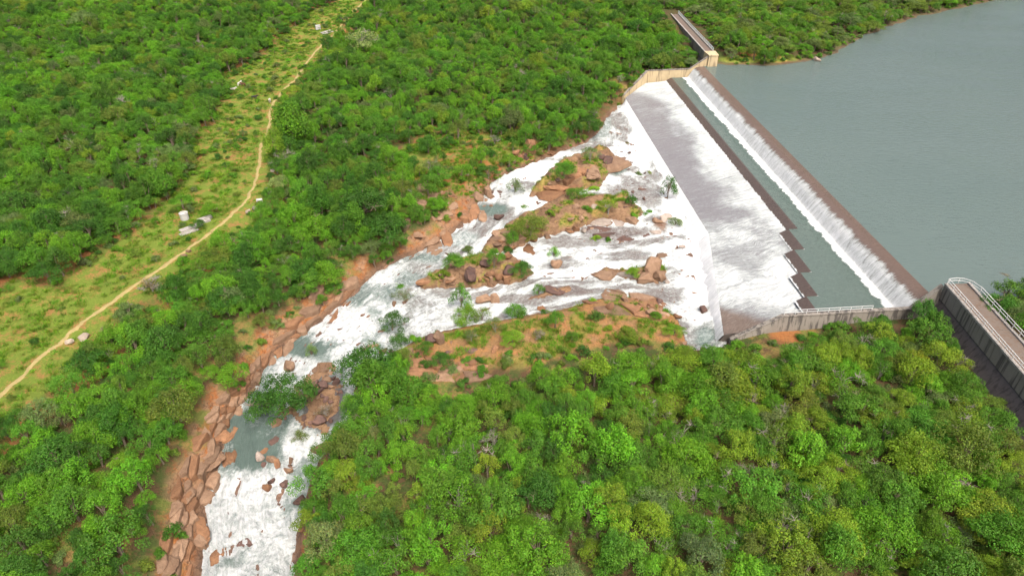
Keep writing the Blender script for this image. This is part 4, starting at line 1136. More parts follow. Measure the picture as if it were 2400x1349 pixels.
# ================================================================== SINGLE PLANTS WITH A PLACE OF THEIR OWN
def plant_at(px, py, wpx, form, tone, label, cat='shrub', name=None, group=None, stretch=1.0):
    x, y, z = hit(px, py)
    z = float(tri_interp(T, x, y)) if form not in ('sapling',) else min(z, float(tri_interp(T, x, y)) + .4)
    s = wpx * mpp(x, y, z) / (2 * PR[form])
    return place_plant(name or ('tree' if cat == 'tree' else 'shrub'), form, int(rng.integers(NK[form])), x, y, z - .08, s, rng.uniform(0, 6.28), tone, label, cat, group, stretch)
HAND = [
 (1207,452,48,'sapling','grey-green','feathery grey-green tree in the rapids left of the big rock island','tree'),
 (1230,484,32,'shrub','mid green','dark shrub in white water below the feathery river tree','shrub'),
 (1564,462,50,'sapling','deep green','dark leafy tree standing in the foam beside the chute lip','tree'),
 (1519,498,38,'shrub','mid green','green shrub in the foam left of two upright boulders','shrub'),
 (1582,528,44,'round','grey-green','grey-green bush growing behind the upright boulder near the chute lip','shrub'),
 (1477,478,34,'shrub','deep green','dark shrub at the upper edge of the long grassy island','shrub'),
 (1496,408,26,'shrub','grey-green','pale shrub half drowned below the upper chute','shrub'),
 (1522,406,22,'shrub','pale green','pale small shrub in foam nearest the upper chute lip','shrub'),
 (1471,334,20,'shrub','brownish green','tiny brownish shrub in foam under the upper chute','shrub'),
 (1298,600,38,'sapling','vivid green','lone bright sapling in white water below the grassy island','tree'),
 (1399,558,34,'shrub','yellow-green','yellow-green shrub on a thinly covered rock in mid rapids','shrub'),
 (1424,562,24,'shrub','mid green','small shrub beside the yellow-green one in mid rapids','shrub'),
 (1403,610,22,'shrub','olive green','tiny olive shrub alone in mid rapids','shrub'),
 (921,776,72,'round','deep green','dark round tree standing in the rapids at the narrows','tree'),
 (937,806,46,'round','deep green','smaller dark bush just below the round river tree','shrub'),
 (1082,722,62,'sapling','mid green','tall open tree leaning over the rapids beside two tan boulders','tree'),
 (1092,748,64,'round','lime green','light green bush at the head of the rocky spit','shrub'),
 (1130,752,52,'feather','olive green','olive bush beside the light green one on the spit','shrub'),
 (939,672,42,'shrub','mid green','sparse shrub in the water off the orange island tip','shrub'),
 (948,702,50,'feather','grey-green','half drowned sparse bush in the rapids above the round tree','shrub'),
 (1262,690,38,'sapling','mid green','sapling beside a flat wet rock low in the rapids','tree'),
 (1483,650,40,'round','lime green','bright round bush on the rock island nearest the spit','shrub'),
 (1579,786,44,'round','lime green','bright round bush at the right end of the rocky spit','shrub'),
 (1098,592,32,'round','olive green','olive round bush in the channel above the red rock island','shrub'),
 (731,832,34,'sapling','grey-green','grey-green sapling in the calm water of the bend','tree'),
 (668,968,140,'round','deep green','spreading dark tree on the boulder bar in mid river','tree'),
 (712,955,112,'clump','deep green','taller dark tree beside the spreading one on the boulder bar','tree'),
 (628,962,84,'sapling','mid green','sapling overhanging the water left of the boulder bar','tree'),
 (762,972,54,'bare','brownish green','brown dry bush on the boulder bar','shrub'),
 (706,1030,52,'feather','olive green','olive bush at the lower tip of the boulder bar','shrub'),
 (866,898,128,'round','deep green','large dark round tree where the spit meets the forest','tree'),
 (930,880,70,'round','mid green','bush right of the large dark round tree at the spit','shrub'),
 (1068,632,66,'round','mid green','broad green bush on the left of the red rock island','shrub'),
 (1040,650,40,'shrub','yellow-green','low yellow-green shrub at the tip of the red rock island','shrub'),
 (1158,628,46,'clump','mid green','upright green bush among red boulders of the middle island','shrub'),
 (1222,650,54,'round','deep green','dark bush at the right end of the red rock island','shrub'),
 (1245,556,86,'round','olive green','broad bush at the low end of the long grassy island','shrub'),
 (1200,575,50,'round','mid green','green bush over the ledge of the long grassy island','shrub'),
 (1190,590,36,'shrub','deep green','dark shrub at the water edge of the long grassy island','shrub'),
 (1352,466,44,'round','mid green','green bush at the top corner of the long grassy island','shrub'),
 (1290,508,30,'shrub','yellow-green','yellow-green shrub on the upper side of the long grassy island','shrub'),
 (1372,490,24,'shrub','mid green','small shrub in the middle of the long grassy island','shrub'),
 (1425,502,56,'feather','yellow-green','thin grassy bush on the right half of the long island','shrub'),
 (1484,512,24,'shrub','vivid green','bright small shrub at the right end of the long island','shrub'),
 (1327,388,26,'shrub','lime green','lime shrub on the shoulder of the big rock island','shrub'),
 (1322,418,50,'round','mid green','green bush on the lower left of the big rock island','shrub'),
 (1382,378,48,'feather','grey-green','grey-green bush on top of the big rock island','shrub'),
 (1392,446,30,'shrub','lime green','lime shrub at the foot of the big rock island','shrub'),
 (996,526,48,'round','mid green','round bush on the tan slabs of the north bank','shrub'),
 (1030,435,62,'round','mid green','green bush above the tan slabs of the north bank','shrub'),
 (1082,420,56,'round','vivid green','bright bush on the grassy north slope near the rapids','shrub'),
 (1128,385,50,'clump','vivid green','bright upright tree on the north slope beside the orange scar','tree'),
 (1145,420,56,'round','deep green','dark bush at the rapids edge of the north slope','shrub'),
 (1205,742,62,'round','mid green','green bush on the upper edge of the spit','shrub'),
 (1160,778,58,'feather','olive green','olive bush in the left half of the rocky spit','shrub'),
 (1302,768,58,'round','mid green','rounded bush in the middle of the rocky spit','shrub'),
 (1340,798,40,'round','mid green','small round bush at the forest side of the spit','shrub'),
 (1200,806,58,'round','lime green','lime bush on the forest side of the spit','shrub'),
 (1105,800,50,'feather','grey-green','grey thin bush at the left of the spit','shrub'),
 (1395,748,44,'shrub','deep green','dark flat shrub on the bare part of the spit','shrub'),
 (1424,772,30,'shrub','yellow-green','small yellow-green shrub on bare orange ground of the spit','shrub'),
 (1535,748,32,'round','vivid green','green bush near the right tip of the spit','shrub'),
 (1388,706,22,'shrub','lime green','tiny lime shrub on the rocky crown of the spit','shrub'),
 (1490,718,20,'shrub','mid green','tiny shrub on the right shoulder of the spit','shrub'),
 (1000,828,46,'round','mid green','green bush at the left foot of the spit','shrub'),
 (1032,860,52,'round','deep green','dark bush below the left foot of the spit','shrub'),
 (1265,795,40,'bare','brownish green','brown dry bush on the spit','shrub'),
 (1470,795,56,'round','yellow-green','yellow-green bush at the forest edge behind the spit','shrub'),
 (1240,360,36,'round','mid green','green bush beside the pink boulder on the north bank','shrub'),
 (1290,345,50,'round','deep green','dark bush over the upper end of the rapids','shrub'),
 (1380,310,60,'round','deep green','dark tree overhanging the rapids under the far training wall','tree'),
 (883,225,50,'clump','lime green','lone lime green tree in the dark forest right of the path','tree'),
 (852,130,84,'feather','pale green','pale grey-green tree with whitish trunk above the forest','tree'),
 (662,450,58,'round','pale green','pale yellowish tree at the clearing edge by the path','tree'),
 (690,345,96,'clump','vivid green','large bright green tree right of the path bend','tree'),
 (860,520,140,'round','deep green','huge dark spreading tree above the north rocks','tree'),
 (910,580,110,'round','deep green','dark spreading tree by the water at the river bend','tree'),
 (470,640,62,'round','vivid green','bright round tree at the lower edge of the clearing','tree'),
 (360,682,74,'bare','brownish green','grey leafless bush beside the path','shrub'),
 (432,492,58,'round','vivid green','green bush behind the white water tank','shrub'),
 (497,505,50,'round','vivid green','green bush right of the white water tank','shrub'),
 (467,536,32,'round','deep green','dark bush growing between the stepped concrete slabs','shrub'),
]
for h_ in HAND:
    px, py, w, fm, tn, lab, cat = h_
    plant_at(px, py, w, fm, tn, lab, cat, name='river_tree' if cat == 'tree' else 'bush')
# shrubs dotted over the clearing
clx, cly = rng.uniform(-260, -55, 9000), rng.uniform(80, 400, 9000)
cdd = tri_interp(np.where(cd < -900, -99, cd), clx, cly)
cz = tri_interp(T, clx, cly); cpx, cpy, cdp = proj(clx, cly, cz)
kk = (cdd > -0.5) & (cpx > 0) & (cpx < 900) & (cpy > 8) & (path_dist(clx, cly) > 2.2)
chosen = []
for i in np.flatnonzero(kk):
    pr_ = .55 if cpx[i] > 440 and cpy[i] < 430 else .22
    if rng.uniform() > pr_ * (1.4 if fbm(clx[i:i + 1] / 10, cly[i:i + 1] / 10, 191)[0] > .5 else .5): continue
    if all((clx[i] - clx[j]) ** 2 + (cly[i] - cly[j]) ** 2 > (2.6 if cpy[i] < 430 else 3.6) ** 2 for j in chosen): chosen.append(i)
    if len(chosen) >= 200: break
cl_used = {}
def cl_where(i):
    y = cpy[i]
    a = 'at the far end of the clearing' if y < 130 else 'beside the far bend of the path' if y < 240 else 'halfway along the clearing' if y < 340 else 'near the pale tree in the clearing' if y < 450 else 'near the white tank' if y < 570 else 'in the open middle clearing' if y < 700 else 'in the near clearing' if y < 830 else 'at the near end of the path'
    cx = np.interp(y, [p[1] for p in PATH_PX[::-1]], [p[0] for p in PATH_PX[::-1]])
    return a, ('left of the path' if cpx[i] < cx else 'right of the path')
for i in chosen:
    fm = rng.choice(['shrub', 'round', 'clump'], p=[.6, .32, .08]); tn = str(rng.choice(['mid green', 'grey-green', 'vivid green', 'olive green', 'deep green', 'yellow-green']))
    a, b = cl_where(i); sz = float(rng.uniform(.55, 1.2))
    lab = f"{'low' if fm == 'shrub' else 'rounded'} {tn} shrub {a}, {b}"
    cl_used.setdefault(lab, []).append((i, str(fm), tn, sz))
for lab, L in cl_used.items():
    L.sort(key=lambda q: -q[3])
    for q, (i, fm, tn, sz) in enumerate(L):
        l2 = lab if len(L) == 1 else (['larger', 'smaller'] if len(L) == 2 else ['largest', 'second largest', 'third largest', 'fourth largest', 'fifth largest', 'sixth largest', 'seventh largest', 'eighth largest', 'ninth largest', 'smallest'])[min(q, 9)] + ' ' + lab
        if len(l2.split()) > 16: l2 = l2.replace('of the path', 'of path').replace(' the clearing', ' clearing')
        if len(l2.split()) > 16: l2 = l2.replace('beside the far bend of path', 'by the far bend')
        if len(l2.split()) > 16: l2 = l2.replace(' green shrub', ' shrub')
        if False: l2 = l2.replace('in the clearing', '').replace('  ', ' ').replace(' ,', ',')
        sc_ = sz * (1.0 if fm == 'shrub' else .42)
        place_plant('clearing_shrub', fm, int(rng.integers(NK[fm])), clx[i], cly[i], cz[i] - .05, sc_, rng.uniform(0, 6.28), tn, l2, 'shrub', 'shrubs dotted over the clearing')
# drowned bushes out in the reservoir
for px, py, w, lab in ((2356, 645, 26, 'upper of two brown drowned bushes in the reservoir by the near wing'), (2362, 690, 34, 'lower brown drowned bush in the reservoir by the near wing')):
    x, y, z = hit(px, py)
    place_plant('drowned_bush', 'bare', 0, x, y, 8.6, w * mpp(x, y, 9) / 4.6, 1.0, 'brownish green', lab, 'bush', stretch=.45)

# ================================================================== ROCKS
ROCK = {}
def rock_mesh(key, seed, sx, sy, sz, m_, npts=16):
    r = np.random.default_rng(seed)
    bm = bmesh.new()
    for _ in range(npts):
        d = r.normal(0, 1, 3); d /= np.linalg.norm(d)
        d = np.sign(d) * np.abs(d) ** 0.75
        bm.verts.new(Vector(d * np.array([sx, sy, sz]) * r.uniform(.86, 1.08) * 0.5))
    res = bmesh.ops.convex_hull(bm, input=bm.verts)
    bmesh.ops.delete(bm, geom=[g for g in res['geom_interior'] if isinstance(g, bmesh.types.BMVert)], context='VERTS')
    bmesh.ops.dissolve_limit(bm, angle_limit=R(12), verts=bm.verts, edges=bm.edges)
    bmesh.ops.bevel(bm, geom=list(bm.edges), offset=0.045, segments=1, affect='EDGES', clamp_overlap=True)
    bmesh.ops.triangulate(bm, faces=bm.faces)
    bmesh.ops.subdivide_edges(bm, edges=[e for e in bm.edges if e.calc_length() > .16], cuts=1, use_grid_fill=False)
    bmesh.ops.triangulate(bm, faces=bm.faces)
    for v in bm.verts:
        c = v.co
        v.co = c * (1 + .05 * math.sin(c.x * 11 + seed) * math.sin(c.y * 13 + c.z * 9)) + Vector(r.normal(0, .012, 3))
    me = bpy.data.meshes.new('rock'); bm.to_mesh(me); bm.free()
    me.materials.append(m_)
    me.polygons.foreach_set('use_smooth', np.zeros(len(me.polygons), bool))
    ROCK[key] = me
for mk in ('rock_tan', 'rock_or', 'rock_dk', 'rock_gr', 'rock_pale'):
    for k in range(5): rock_mesh((mk, 'b', k), 700 + k, 1.0, .82, .74, M[mk], 18)
    for k in range(6): rock_mesh((mk, 's', k), 800 + k, 1.0, .66, .21, M[mk], 13)
RR = random.Random(3)
def bedrock(pts_px, n, mks, rise=(.06, .5), stretch=2.1, ang=None, shrink=.97):
    """Cracked bedrock: convex plates clipped from each other, each its own tilted slab on the ground."""
    z0 = hit(*np.mean(pts_px, 0))[2]
    W = [np.array(hit(a, b)[:2]) for a, b in pts_px]
    C0 = np.mean(W, 0)
    if ang is None:
        A = np.array(W) - C0; ev = np.linalg.eigh(A.T @ A)[1][:, 1]
    else: ev = np.array([math.cos(ang), math.sin(ang)])
    Mx = np.array([[ev[0], ev[1]], [-ev[1] * stretch, ev[0] * stretch]]); Mi = np.linalg.inv(Mx)
    Q = [Mx @ (w - C0) for w in W]
    lo, hi = np.min(Q, 0), np.max(Q, 0)
    S = []
    for _ in range(n * 200):
        q = np.array([RR.uniform(lo[0], hi[0]), RR.uniform(lo[1], hi[1])])
        if not in_poly(np.array([q[0]]), np.array([q[1]]), [tuple(v) for v in Q])[0]: continue
        dmin = .62 * math.sqrt((hi - lo).prod() / n) * RR.uniform(.3, 1.25)
        if all(np.hypot(*(q - p)) > dmin for p in S): S.append(q)
        if len(S) >= n: break
    R0 = 1.15 * math.sqrt((hi - lo).prod() / max(len(S), 1))
    for i_, p in enumerate(S):
        P_ = [p + R0 * np.array([math.cos(t), math.sin(t)]) * RR.uniform(.75, 1.05) for t in np.linspace(0, 2 * math.pi, 9)[:-1]]
        for j_, o_ in enumerate(S):
            if j_ == i_ or np.hypot(*(o_ - p)) > 2 * R0: continue
            m_, nv = (p + o_) / 2, o_ - p
            out_ = []
            for a, b in zip(P_, P_[1:] + P_[:1]):
                da, db = (a - m_) @ nv, (b - m_) @ nv
                if da <= 0: out_.append(a)
                if da * db < 0: out_.append(a + (b - a) * da / (da - db))
            P_ = out_
            if len(P_) < 3: break
        if len(P_) < 3: continue
        ring = []
        for a, b in zip(P_, P_[1:] + P_[:1]):
            ring += [a, (a + b) / 2 + np.array([RR.gauss(0, .06), RR.gauss(0, .06)]) * R0]
        ring = [p + (v - p) * shrink * RR.uniform(.93, 1.0) for v in ring]
        rw = [Mi @ v + C0 for v in ring]; cw = Mi @ p + C0
        hgt = RR.uniform(*rise) * (1.5 if RR.random() < .15 else 1)
        tx, ty = RR.gauss(0, .07), RR.gauss(0, .07)
        zc = float(np.mean(tri_interp(T, np.array([v[0] for v in rw]), np.array([v[1] for v in rw]))))
        zw = float(tri_interp(SURF, cw[0], cw[1]))
        if rise[0] >= 0 and zw > zc + .25: continue
        zc = max(zc, zw - .15)
        k = len(rw); V_, F_ = [], []
        rad_ = np.mean([np.hypot(*(v - cw)) for v in rw])
        for lev, (g, dz) in enumerate(((1.08, -1.2), (1.0, hgt - .10 * rad_), (.86, hgt), (.45, hgt + .03 * rad_))):
            for v in rw:
                d = (v - cw) * g
                V_.append((d[0], d[1], dz + (d[0] * tx + d[1] * ty if lev else 0) + (RR.gauss(0, .035) if lev else 0)))
        V_.append((0, 0, hgt + .02))
        for lev in range(3):
            F_ += [(lev * k + a, lev * k + (a + 1) % k, (lev + 1) * k + (a + 1) % k, (lev + 1) * k + a) for a in range(k)]
        F_ += [(3 * k + a, 3 * k + (a + 1) % k, 4 * k) for a in range(k)]
        me = bpy.data.meshes.new('rock'); me.from_pydata(V_, [], F_); mk = RR.choice(mks); me.materials.append(M[mk])
        bm = bmesh.new(); bm.from_mesh(me); bmesh.ops.recalc_face_normals(bm, faces=bm.faces); bm.to_mesh(me); bm.free()
        o = link('rock', me); o.location = (cw[0], cw[1], zc)
        tag(o, 'slab', 'rock', 'cracked bedrock slabs')
        a, b, _ = proj(cw[0], cw[1], zc)
        note_rock(o, float(a), float(b), 2 * rad_ / mpp(cw[0], cw[1], zc), mk, True)
def rock_at(px, py, wpx, mk, shp, label, group=None, sink=None, name='boulder', rz=None, cat='boulder', xyz=None):
    x, y, z = xyz or hit(px, py)
    w = wpx * mpp(x, y, z)
    me = ROCK[(mk, shp, RR.randrange(5 if shp == 'b' else 6))]
    o = link(name, me)
    o.location = (x, y, z + w * ((.13 if shp == 'b' else -.03) if sink is None else sink))
    o.rotation_euler = (RR.uniform(-.16, .16), RR.uniform(-.16, .16), RR.uniform(0, 6.28) if rz is None else rz)
    o.scale = (w * 1.08, w * RR.uniform(.9, 1.15), w * RR.uniform(.85, 1.15))
    return tag(o, label, cat, group)
B, Sl = 'b', 's'
BOULD = [
 (677,864,38,'rock_tan',B,'oval tan boulder alone in the rapids above the boulder bar'),
 (739,866,30,'rock_tan',Sl,'flat tan rock at the head of the boulder bar'), (772,868,42,'rock_tan',Sl,'long flat tan slab at the head of the boulder bar'),
 (736,902,26,'rock_dk',B,'brown block on the boulder bar beside the dark trees'), (757,905,30,'rock_dk',B,'reddish dark block in the middle of the boulder bar'),
 (768,893,22,'rock_tan',B,'small tan block in the middle of the boulder bar'), (789,898,20,'rock_dk',B,'dark boulder in the white side channel of the boulder bar'),
 (798,921,15,'rock_dk',B,'narrow dark rock in the white side channel'), (747,990,36,'rock_dk',B,'dark red boulder at the lower right of the boulder bar'),
 (652,990,36,'rock_tan',Sl,'flat tan boulder left below the dark mid river trees'), (644,1030,38,'rock_dk',Sl,'dark wet boulder in the calm pool edge'),
 (620,1058,26,'rock_or',Sl,'orange flat rock at the top of the boulder cluster'), (610,1074,30,'rock_gr',B,'grey boulder at the left of the boulder cluster'),
 (637,1080,30,'rock_tan',B,'tan boulder in the middle of the boulder cluster'), (650,1088,26,'rock_or',B,'orange upright boulder in the boulder cluster'),
 (680,1080,30,'rock_tan',Sl,'flat tan boulder at the right of the boulder cluster'), (677,1104,26,'rock_tan',B,'lower right boulder of the cluster above the cascade'),
 (620,1090,18,'rock_dk',B,'small dark boulder in the cluster above the cascade'), (626,1145,24,'rock_or',B,'round orange boulder alone in the white cascade'),
 (638,1129,20,'rock_dk',B,'dark boulder above the round orange one in the cascade'), (668,1137,24,'rock_dk',B,'wet brown boulder right in the white cascade'),
 (494,1086,78,'rock_tan',Sl,'big tan slab on the left bank above the cascade'), (462,1238,92,'rock_or',Sl,'big flat orange rock with dark stains on the left bank'),
 (418,1284,80,'rock_tan',Sl,'long tan slab left of the big stained rock'), (390,1330,92,'rock_tan',Sl,'broad pinkish slab at the bottom of the left bank'),
 (439,1157,64,'rock_tan',Sl,'tan slab on the left bank beside the cascade'), (582,1272,54,'rock_dk',Sl,'brown rock awash in the lower white water'),
 (510,1302,58,'rock_or',Sl,'orange brown rock awash by the lower left bank'), (490,1157,34,'rock_dk',Sl,'dark wet rock at the left side of the cascade'),
 (540,1074,60,'rock_or',Sl,'orange rock under thin water at the calm pool'), (511,1022,58,'rock_or',Sl,'flat orange ledge on the left bank by the calm pool'),
 (702,1174,32,'rock_dk',B,'dark rock at the right bank beside the cascade'), (747,1056,38,'rock_tan',B,'tan rock under the trees of the right bank'),
 (708,1240,22,'rock_or',B,'small orange rock low on the right bank'),
 (878,811,32,'rock_tan',Sl,'flat tan boulder at the narrows under the round tree'), (898,824,22,'rock_tan',B,'small tan boulder at the narrows by the spit'), (921,830,26,'rock_dk',B,'dark boulder at the narrows by the spit'), (866,822,20,'rock_or',Sl,'small flat rock left of the narrows boulders'),
 (1541,522,26,'rock_tan',B,'upright tan boulder in the foam near the chute'), (1560,514,30,'rock_gr',B,'tall grey boulder in the foam near the chute'),
 (1551,597,42,'rock_tan',Sl,'split tan boulder in white water near the chute'), (1539,579,26,'rock_dk',Sl,'flat dark rock above the split boulder'),
 (1305,624,34,'rock_tan',B,'single tan boulder in white water beside the red rock island'), (1133,706,38,'rock_tan',B,'left of the twin tan boulders above the spit'), (1160,706,32,'rock_tan',B,'right of the twin tan boulders above the spit'),
 (1109,538,30,'rock_dk',Sl,'dark flat rock in the upper channel'), (1169,512,26,'rock_dk',B,'dark rock in the upper channel by the grassy island'), (1047,595,15,'rock_dk',Sl,'small black rock in the channel above the bend'),
 (1186,604,28,'rock_or',B,'reddish boulder crowning the middle island'), (1215,622,24,'rock_or',B,'reddish boulder at the right of the middle island'), (1232,623,14,'rock_gr',B,'small grey boulder at the right tip of the middle island'),
 (1136,621,30,'rock_dk',B,'dark red boulder among bushes of the middle island'), (1104,641,30,'rock_dk',B,'dark red boulder on the face of the middle island'), (1194,639,38,'rock_dk',B,'dark boulder at the foot of the middle island'), (1150,645,24,'rock_or',B,'orange block on the face of the middle island'), (1055,655,46,'rock_or',Sl,'orange ledge at the water of the middle island'), (1000,662,56,'rock_or',Sl,'orange sloping slab at the left tip of the middle island'),
 (1529,632,54,'rock_tan',B,'big cracked boulder on the small rock island'), (1543,650,36,'rock_tan',B,'tan boulder at the right end of the small rock island'), (1512,660,42,'rock_tan',B,'tan boulder below the bright bush of the small island'), (1563,662,14,'rock_gr',B,'little grey rock off the small rock island'), (1420,645,66,'rock_tan',Sl,'long tan ledge of the small rock island'),
 (1546,709,20,'rock_dk',B,'grey-brown block in white water off the spit'), (1647,728,22,'rock_dk',B,'dark rock in the foam under the lower chute'), (1300,678,54,'rock_dk',Sl,'flat wet rock awash low in the rapids'),
 (1239,352,48,'rock_or',B,'pink boulder at the top of the north bank'), (1210,361,24,'rock_or',B,'reddish boulder left of the pink one'), (1265,359,20,'rock_tan',B,'tan boulder right of the pink one'), (1203,378,30,'rock_tan',Sl,'leaning tan slab below the pink boulder'),
 (1424,382,32,'rock_dk',B,'dark block at the right end of the big rock island'), (1410,372,24,'rock_dk',B,'dark block on top of the big rock island'), (1388,404,74,'rock_tan',Sl,'great brown rock face of the big island'), (1300,436,70,'rock_or',Sl,'sloping brown ledge at the left of the big island'),
 (1122,465,34,'rock_tan',B,'long tan boulder of the north bank pile'), (1145,454,34,'rock_tan',B,'tan boulder at the right of the north bank pile'), (1134,468,22,'rock_tan',Sl,'slab between the north bank pile boulders'), (1165,452,34,'rock_dk',Sl,'purple wet rock at the rapids edge of the north bank'),
 (1034,504,70,'rock_tan',Sl,'broad smooth tan slab of the north bank'), (958,498,60,'rock_or',Sl,'left tan slab of the north bank'), (1061,484,44,'rock_tan',Sl,'upper tan slab of the north bank'), (1013,566,58,'rock_tan',Sl,'lowest tan slab of the north bank at the water'), (1037,545,32,'rock_tan',Sl,'small tan slab above the lowest north bank one'), (976,549,48,'rock_tan',Sl,'tan slab beside the dark forest on the north bank'), (1131,514,28,'rock_tan',B,'tan boulder at the water below the north bank pile'), (1087,509,24,'rock_tan',B,'small tan boulder at the edge of the north slabs'),
 (923,714,16,'rock_tan',B,'small tan rock in the rapids above the round tree'), (1509,446,30,'rock_dk',Sl,'dark rock awash between the islands and chute'), (1174,552,62,'rock_tan',Sl,'tan slab at the left of the long grassy island'), (1242,586,48,'rock_or',Sl,'layered orange ledge of the long grassy island'), (1160,572,40,'rock_tan',Sl,'sloping tan rock at the tip of the long grassy island'), (1480,522,30,'rock_tan',B,'tan block at the right end of the long grassy island'),
 (1350,488,22,'rock_tan',B,'rounded tan boulder on the upper grassy island'), (1392,488,18,'rock_pale',B,'pale boulder on the grassy island crown'), (1362,516,18,'rock_tan',B,'small tan boulder low on the grassy island'), (1338,516,18,'rock_tan',B,'small tan boulder at the lower rim of the grassy island'),
 (1268,727,20,'rock_or',B,'orange boulder on the upper rim of the spit'), (1440,694,80,'rock_tan',Sl,'layered tan outcrop crowning the spit'), (1520,716,60,'rock_or',Sl,'orange slab sloping off the spit'), (1588,745,22,'rock_or',B,'orange rock at the right tip of the spit'), (1390,712,60,'rock_or',Sl,'tan ledge on the crown of the spit'),
 (1000,868,70,'rock_tan',Sl,'pale layered ledge at the forest edge of the spit'), (1070,880,60,'rock_tan',Sl,'tan layered ledge below the spit bushes'), (1010,800,40,'rock_dk',B,'dark jutting rock on the left of the spit'), (960,830,30,'rock_tan',B,'tan boulder on the left foot of the spit'),
 (1600,803,26,'rock_tan',Sl,'tan slab under the bright round bush'), (1915,143,18,'rock_pale',B,'pale boulder on the far reservoir shore'),
 (165,804,20,'rock_pale',B,'left of two pale stones beside the near path'), (198,792,24,'rock_pale',B,'right of two pale stones beside the near path'), (598,492,18,'rock_gr',B,'grey stone beside the small white block'), (582,497,14,'rock_pale',B,'pale stone left of the grey one by the path'), (443,590,14,'rock_tan',B,'tan stone beside the path below the slabs'), (432,602,16,'rock_tan',B,'larger tan stone beside the path below the slabs'), (268,742,16,'rock_tan',Sl,'flat tan stone between path and forest'), (640,400,20,'rock_gr',Sl,'grey flat rock at the forest edge by the path'),
]
for b_ in BOULD:
    rock_at(*b_[:6])
# loose slabs along the left bank, the north slabs and the spit
LMK = [(677,864,'the lone oval boulder'),(772,868,'the long flat bar slab'),(747,990,'the dark red bar boulder'),(690,940,'the dark mid river trees'),(640,1080,'the boulder cluster'),(626,1145,'the round orange cascade boulder'),
 (494,1086,'the big slab above the cascade'),(462,1238,'the big stained rock'),(390,1330,'the broad pinkish slab'),(540,1074,'the calm pool'),(590,920,'the left rapids edge'),(690,810,'the calm bend'),(800,690,'the orange scar at the bend'),
 (880,811,'the narrows boulders'),(921,770,'the dark round river tree'),(1034,504,'the broad smooth slab'),(1130,462,'the north bank pile'),(1013,566,'the lowest north slab'),(960,498,'the left north slab'),(1239,352,'the pink boulder'),(1385,405,'the great brown rock face'),
 (1300,436,'the sloping brown ledge'),(1242,586,'the layered orange ledge'),(1480,522,'the grassy island end'),(1370,490,'the grassy island crown'),(1186,604,'the reddish island boulder'),(1104,641,'the dark red island boulder'),(1000,662,'the orange island tip'),
 (1305,624,'the single tan midstream boulder'),(1529,632,'the big cracked boulder'),(1551,597,'the split boulder'),(1550,516,'the twin upright boulders'),(1647,728,'the dark rock below the lower chute'),(1440,694,'the layered spit outcrop'),(1588,745,'the right tip of the spit'),
 (1010,800,'the dark jutting spit rock'),(1000,868,'the pale layered ledge'),(1200,806,'the lime bush'),(1500,400,'the pale drowned shrubs'),(1420,300,'the upper rapids corner'),(1400,555,'the yellow-green midstream shrub')]
CW = dict(rock_tan='tan', rock_or='orange', rock_dk='dark brown', rock_gr='grey', rock_pale='pale')
STREWN = []
def strew(pts, n, smin, smax, mks, label, group, slab=.7):
    x0, y0 = min(p[0] for p in pts), min(p[1] for p in pts); x1, y1 = max(p[0] for p in pts), max(p[1] for p in pts)
    got = 0; tries = 0
    while got < n and tries < n * 60:
        tries += 1
        a, b = RR.uniform(x0, x1), RR.uniform(y0, y1)
        if not in_poly(np.array([a]), np.array([b]), pts)[0]: continue
        mk, sl, w = RR.choice(mks), RR.random() < slab, RR.uniform(smin, smax) * (1.6 if RR.random() < .15 else 1)
        o = rock_at(a, b, w, mk, Sl if sl else B, label, group, name='rock', cat='rock'); got += 1
        note_rock(o, a, b, w, mk, sl)
def note_rock(o, a, b, w, mk, sl):
        lx, ly, ln_ = min(LMK, key=lambda q: (q[0] - a) ** 2 + (q[1] - b) ** 2)
        dx, dy = a - lx, b - ly
        rel = ('right of' if dx > 0 else 'left of') if abs(dx) > abs(dy) * 2 else ('below' if dy > 0 else 'above') if abs(dy) > abs(dx) * 2 else ('below' if dy > 0 else 'above') + (' and right of' if dx > 0 else ' and left of')
        dist = 'just ' if math.hypot(dx, dy) < 28 else ''
        STREWN.append([o, 'large' if w > 34 else 'small' if w < 17 else '', CW[mk], 'slab' if sl else 'block', f'{dist}{rel} {ln_}', w])
ORD = ['second', 'third', 'fourth', 'fifth', 'sixth', 'seventh', 'eighth', 'ninth', 'tenth', 'eleventh', 'twelfth']
def finish_strewn():
    D = {}
    for q in STREWN: D.setdefault(' '.join(x for x in q[1:5] if x), []).append(q)
    for lab, L in D.items():
        L.sort(key=lambda q: -q[5])
        for k, q in enumerate(L):
            q[0]['label'] = lab if len(L) == 1 else f"{['largest'] + [o_ + ' largest' for o_ in ORD] and (['largest'] + [o_ + ' largest' for o_ in ORD])[min(k, 11)]} {lab}"
bedrock([(848,690),(815,660),(760,668),(720,720),(660,790),(690,815),(760,748),(842,728)], 24, ['rock_tan', 'rock_or', 'rock_tan'])
bedrock([(690,800),(640,820),(570,880),(500,965),(455,1050),(520,1070),(548,990),(604,915),(662,838)], 40, ['rock_tan', 'rock_or', 'rock_tan'])
bedrock([(470,1040),(430,1110),(405,1200),(360,1349),(470,1349),(488,1240),(486,1160),(522,1080)], 28, ['rock_tan', 'rock_or', 'rock_tan'], (.05, .7))
bedrock([(935,470),(985,448),(1060,465),(1110,500),(1080,530),(1040,575),(1000,578),(965,550),(940,510)], 24, ['rock_tan', 'rock_tan', 'rock_or'])
bedrock([(1330,415),(1400,385),(1434,385),(1425,410),(1398,440),(1300,448),(1262,440)], 9, ['rock_tan', 'rock_or', 'rock_or'], (.1, .6))
bedrock([(1140,585),(1160,556),(1205,545),(1290,548),(1240,575),(1180,590)], 12, ['rock_tan', 'rock_or'], (.1, .5))
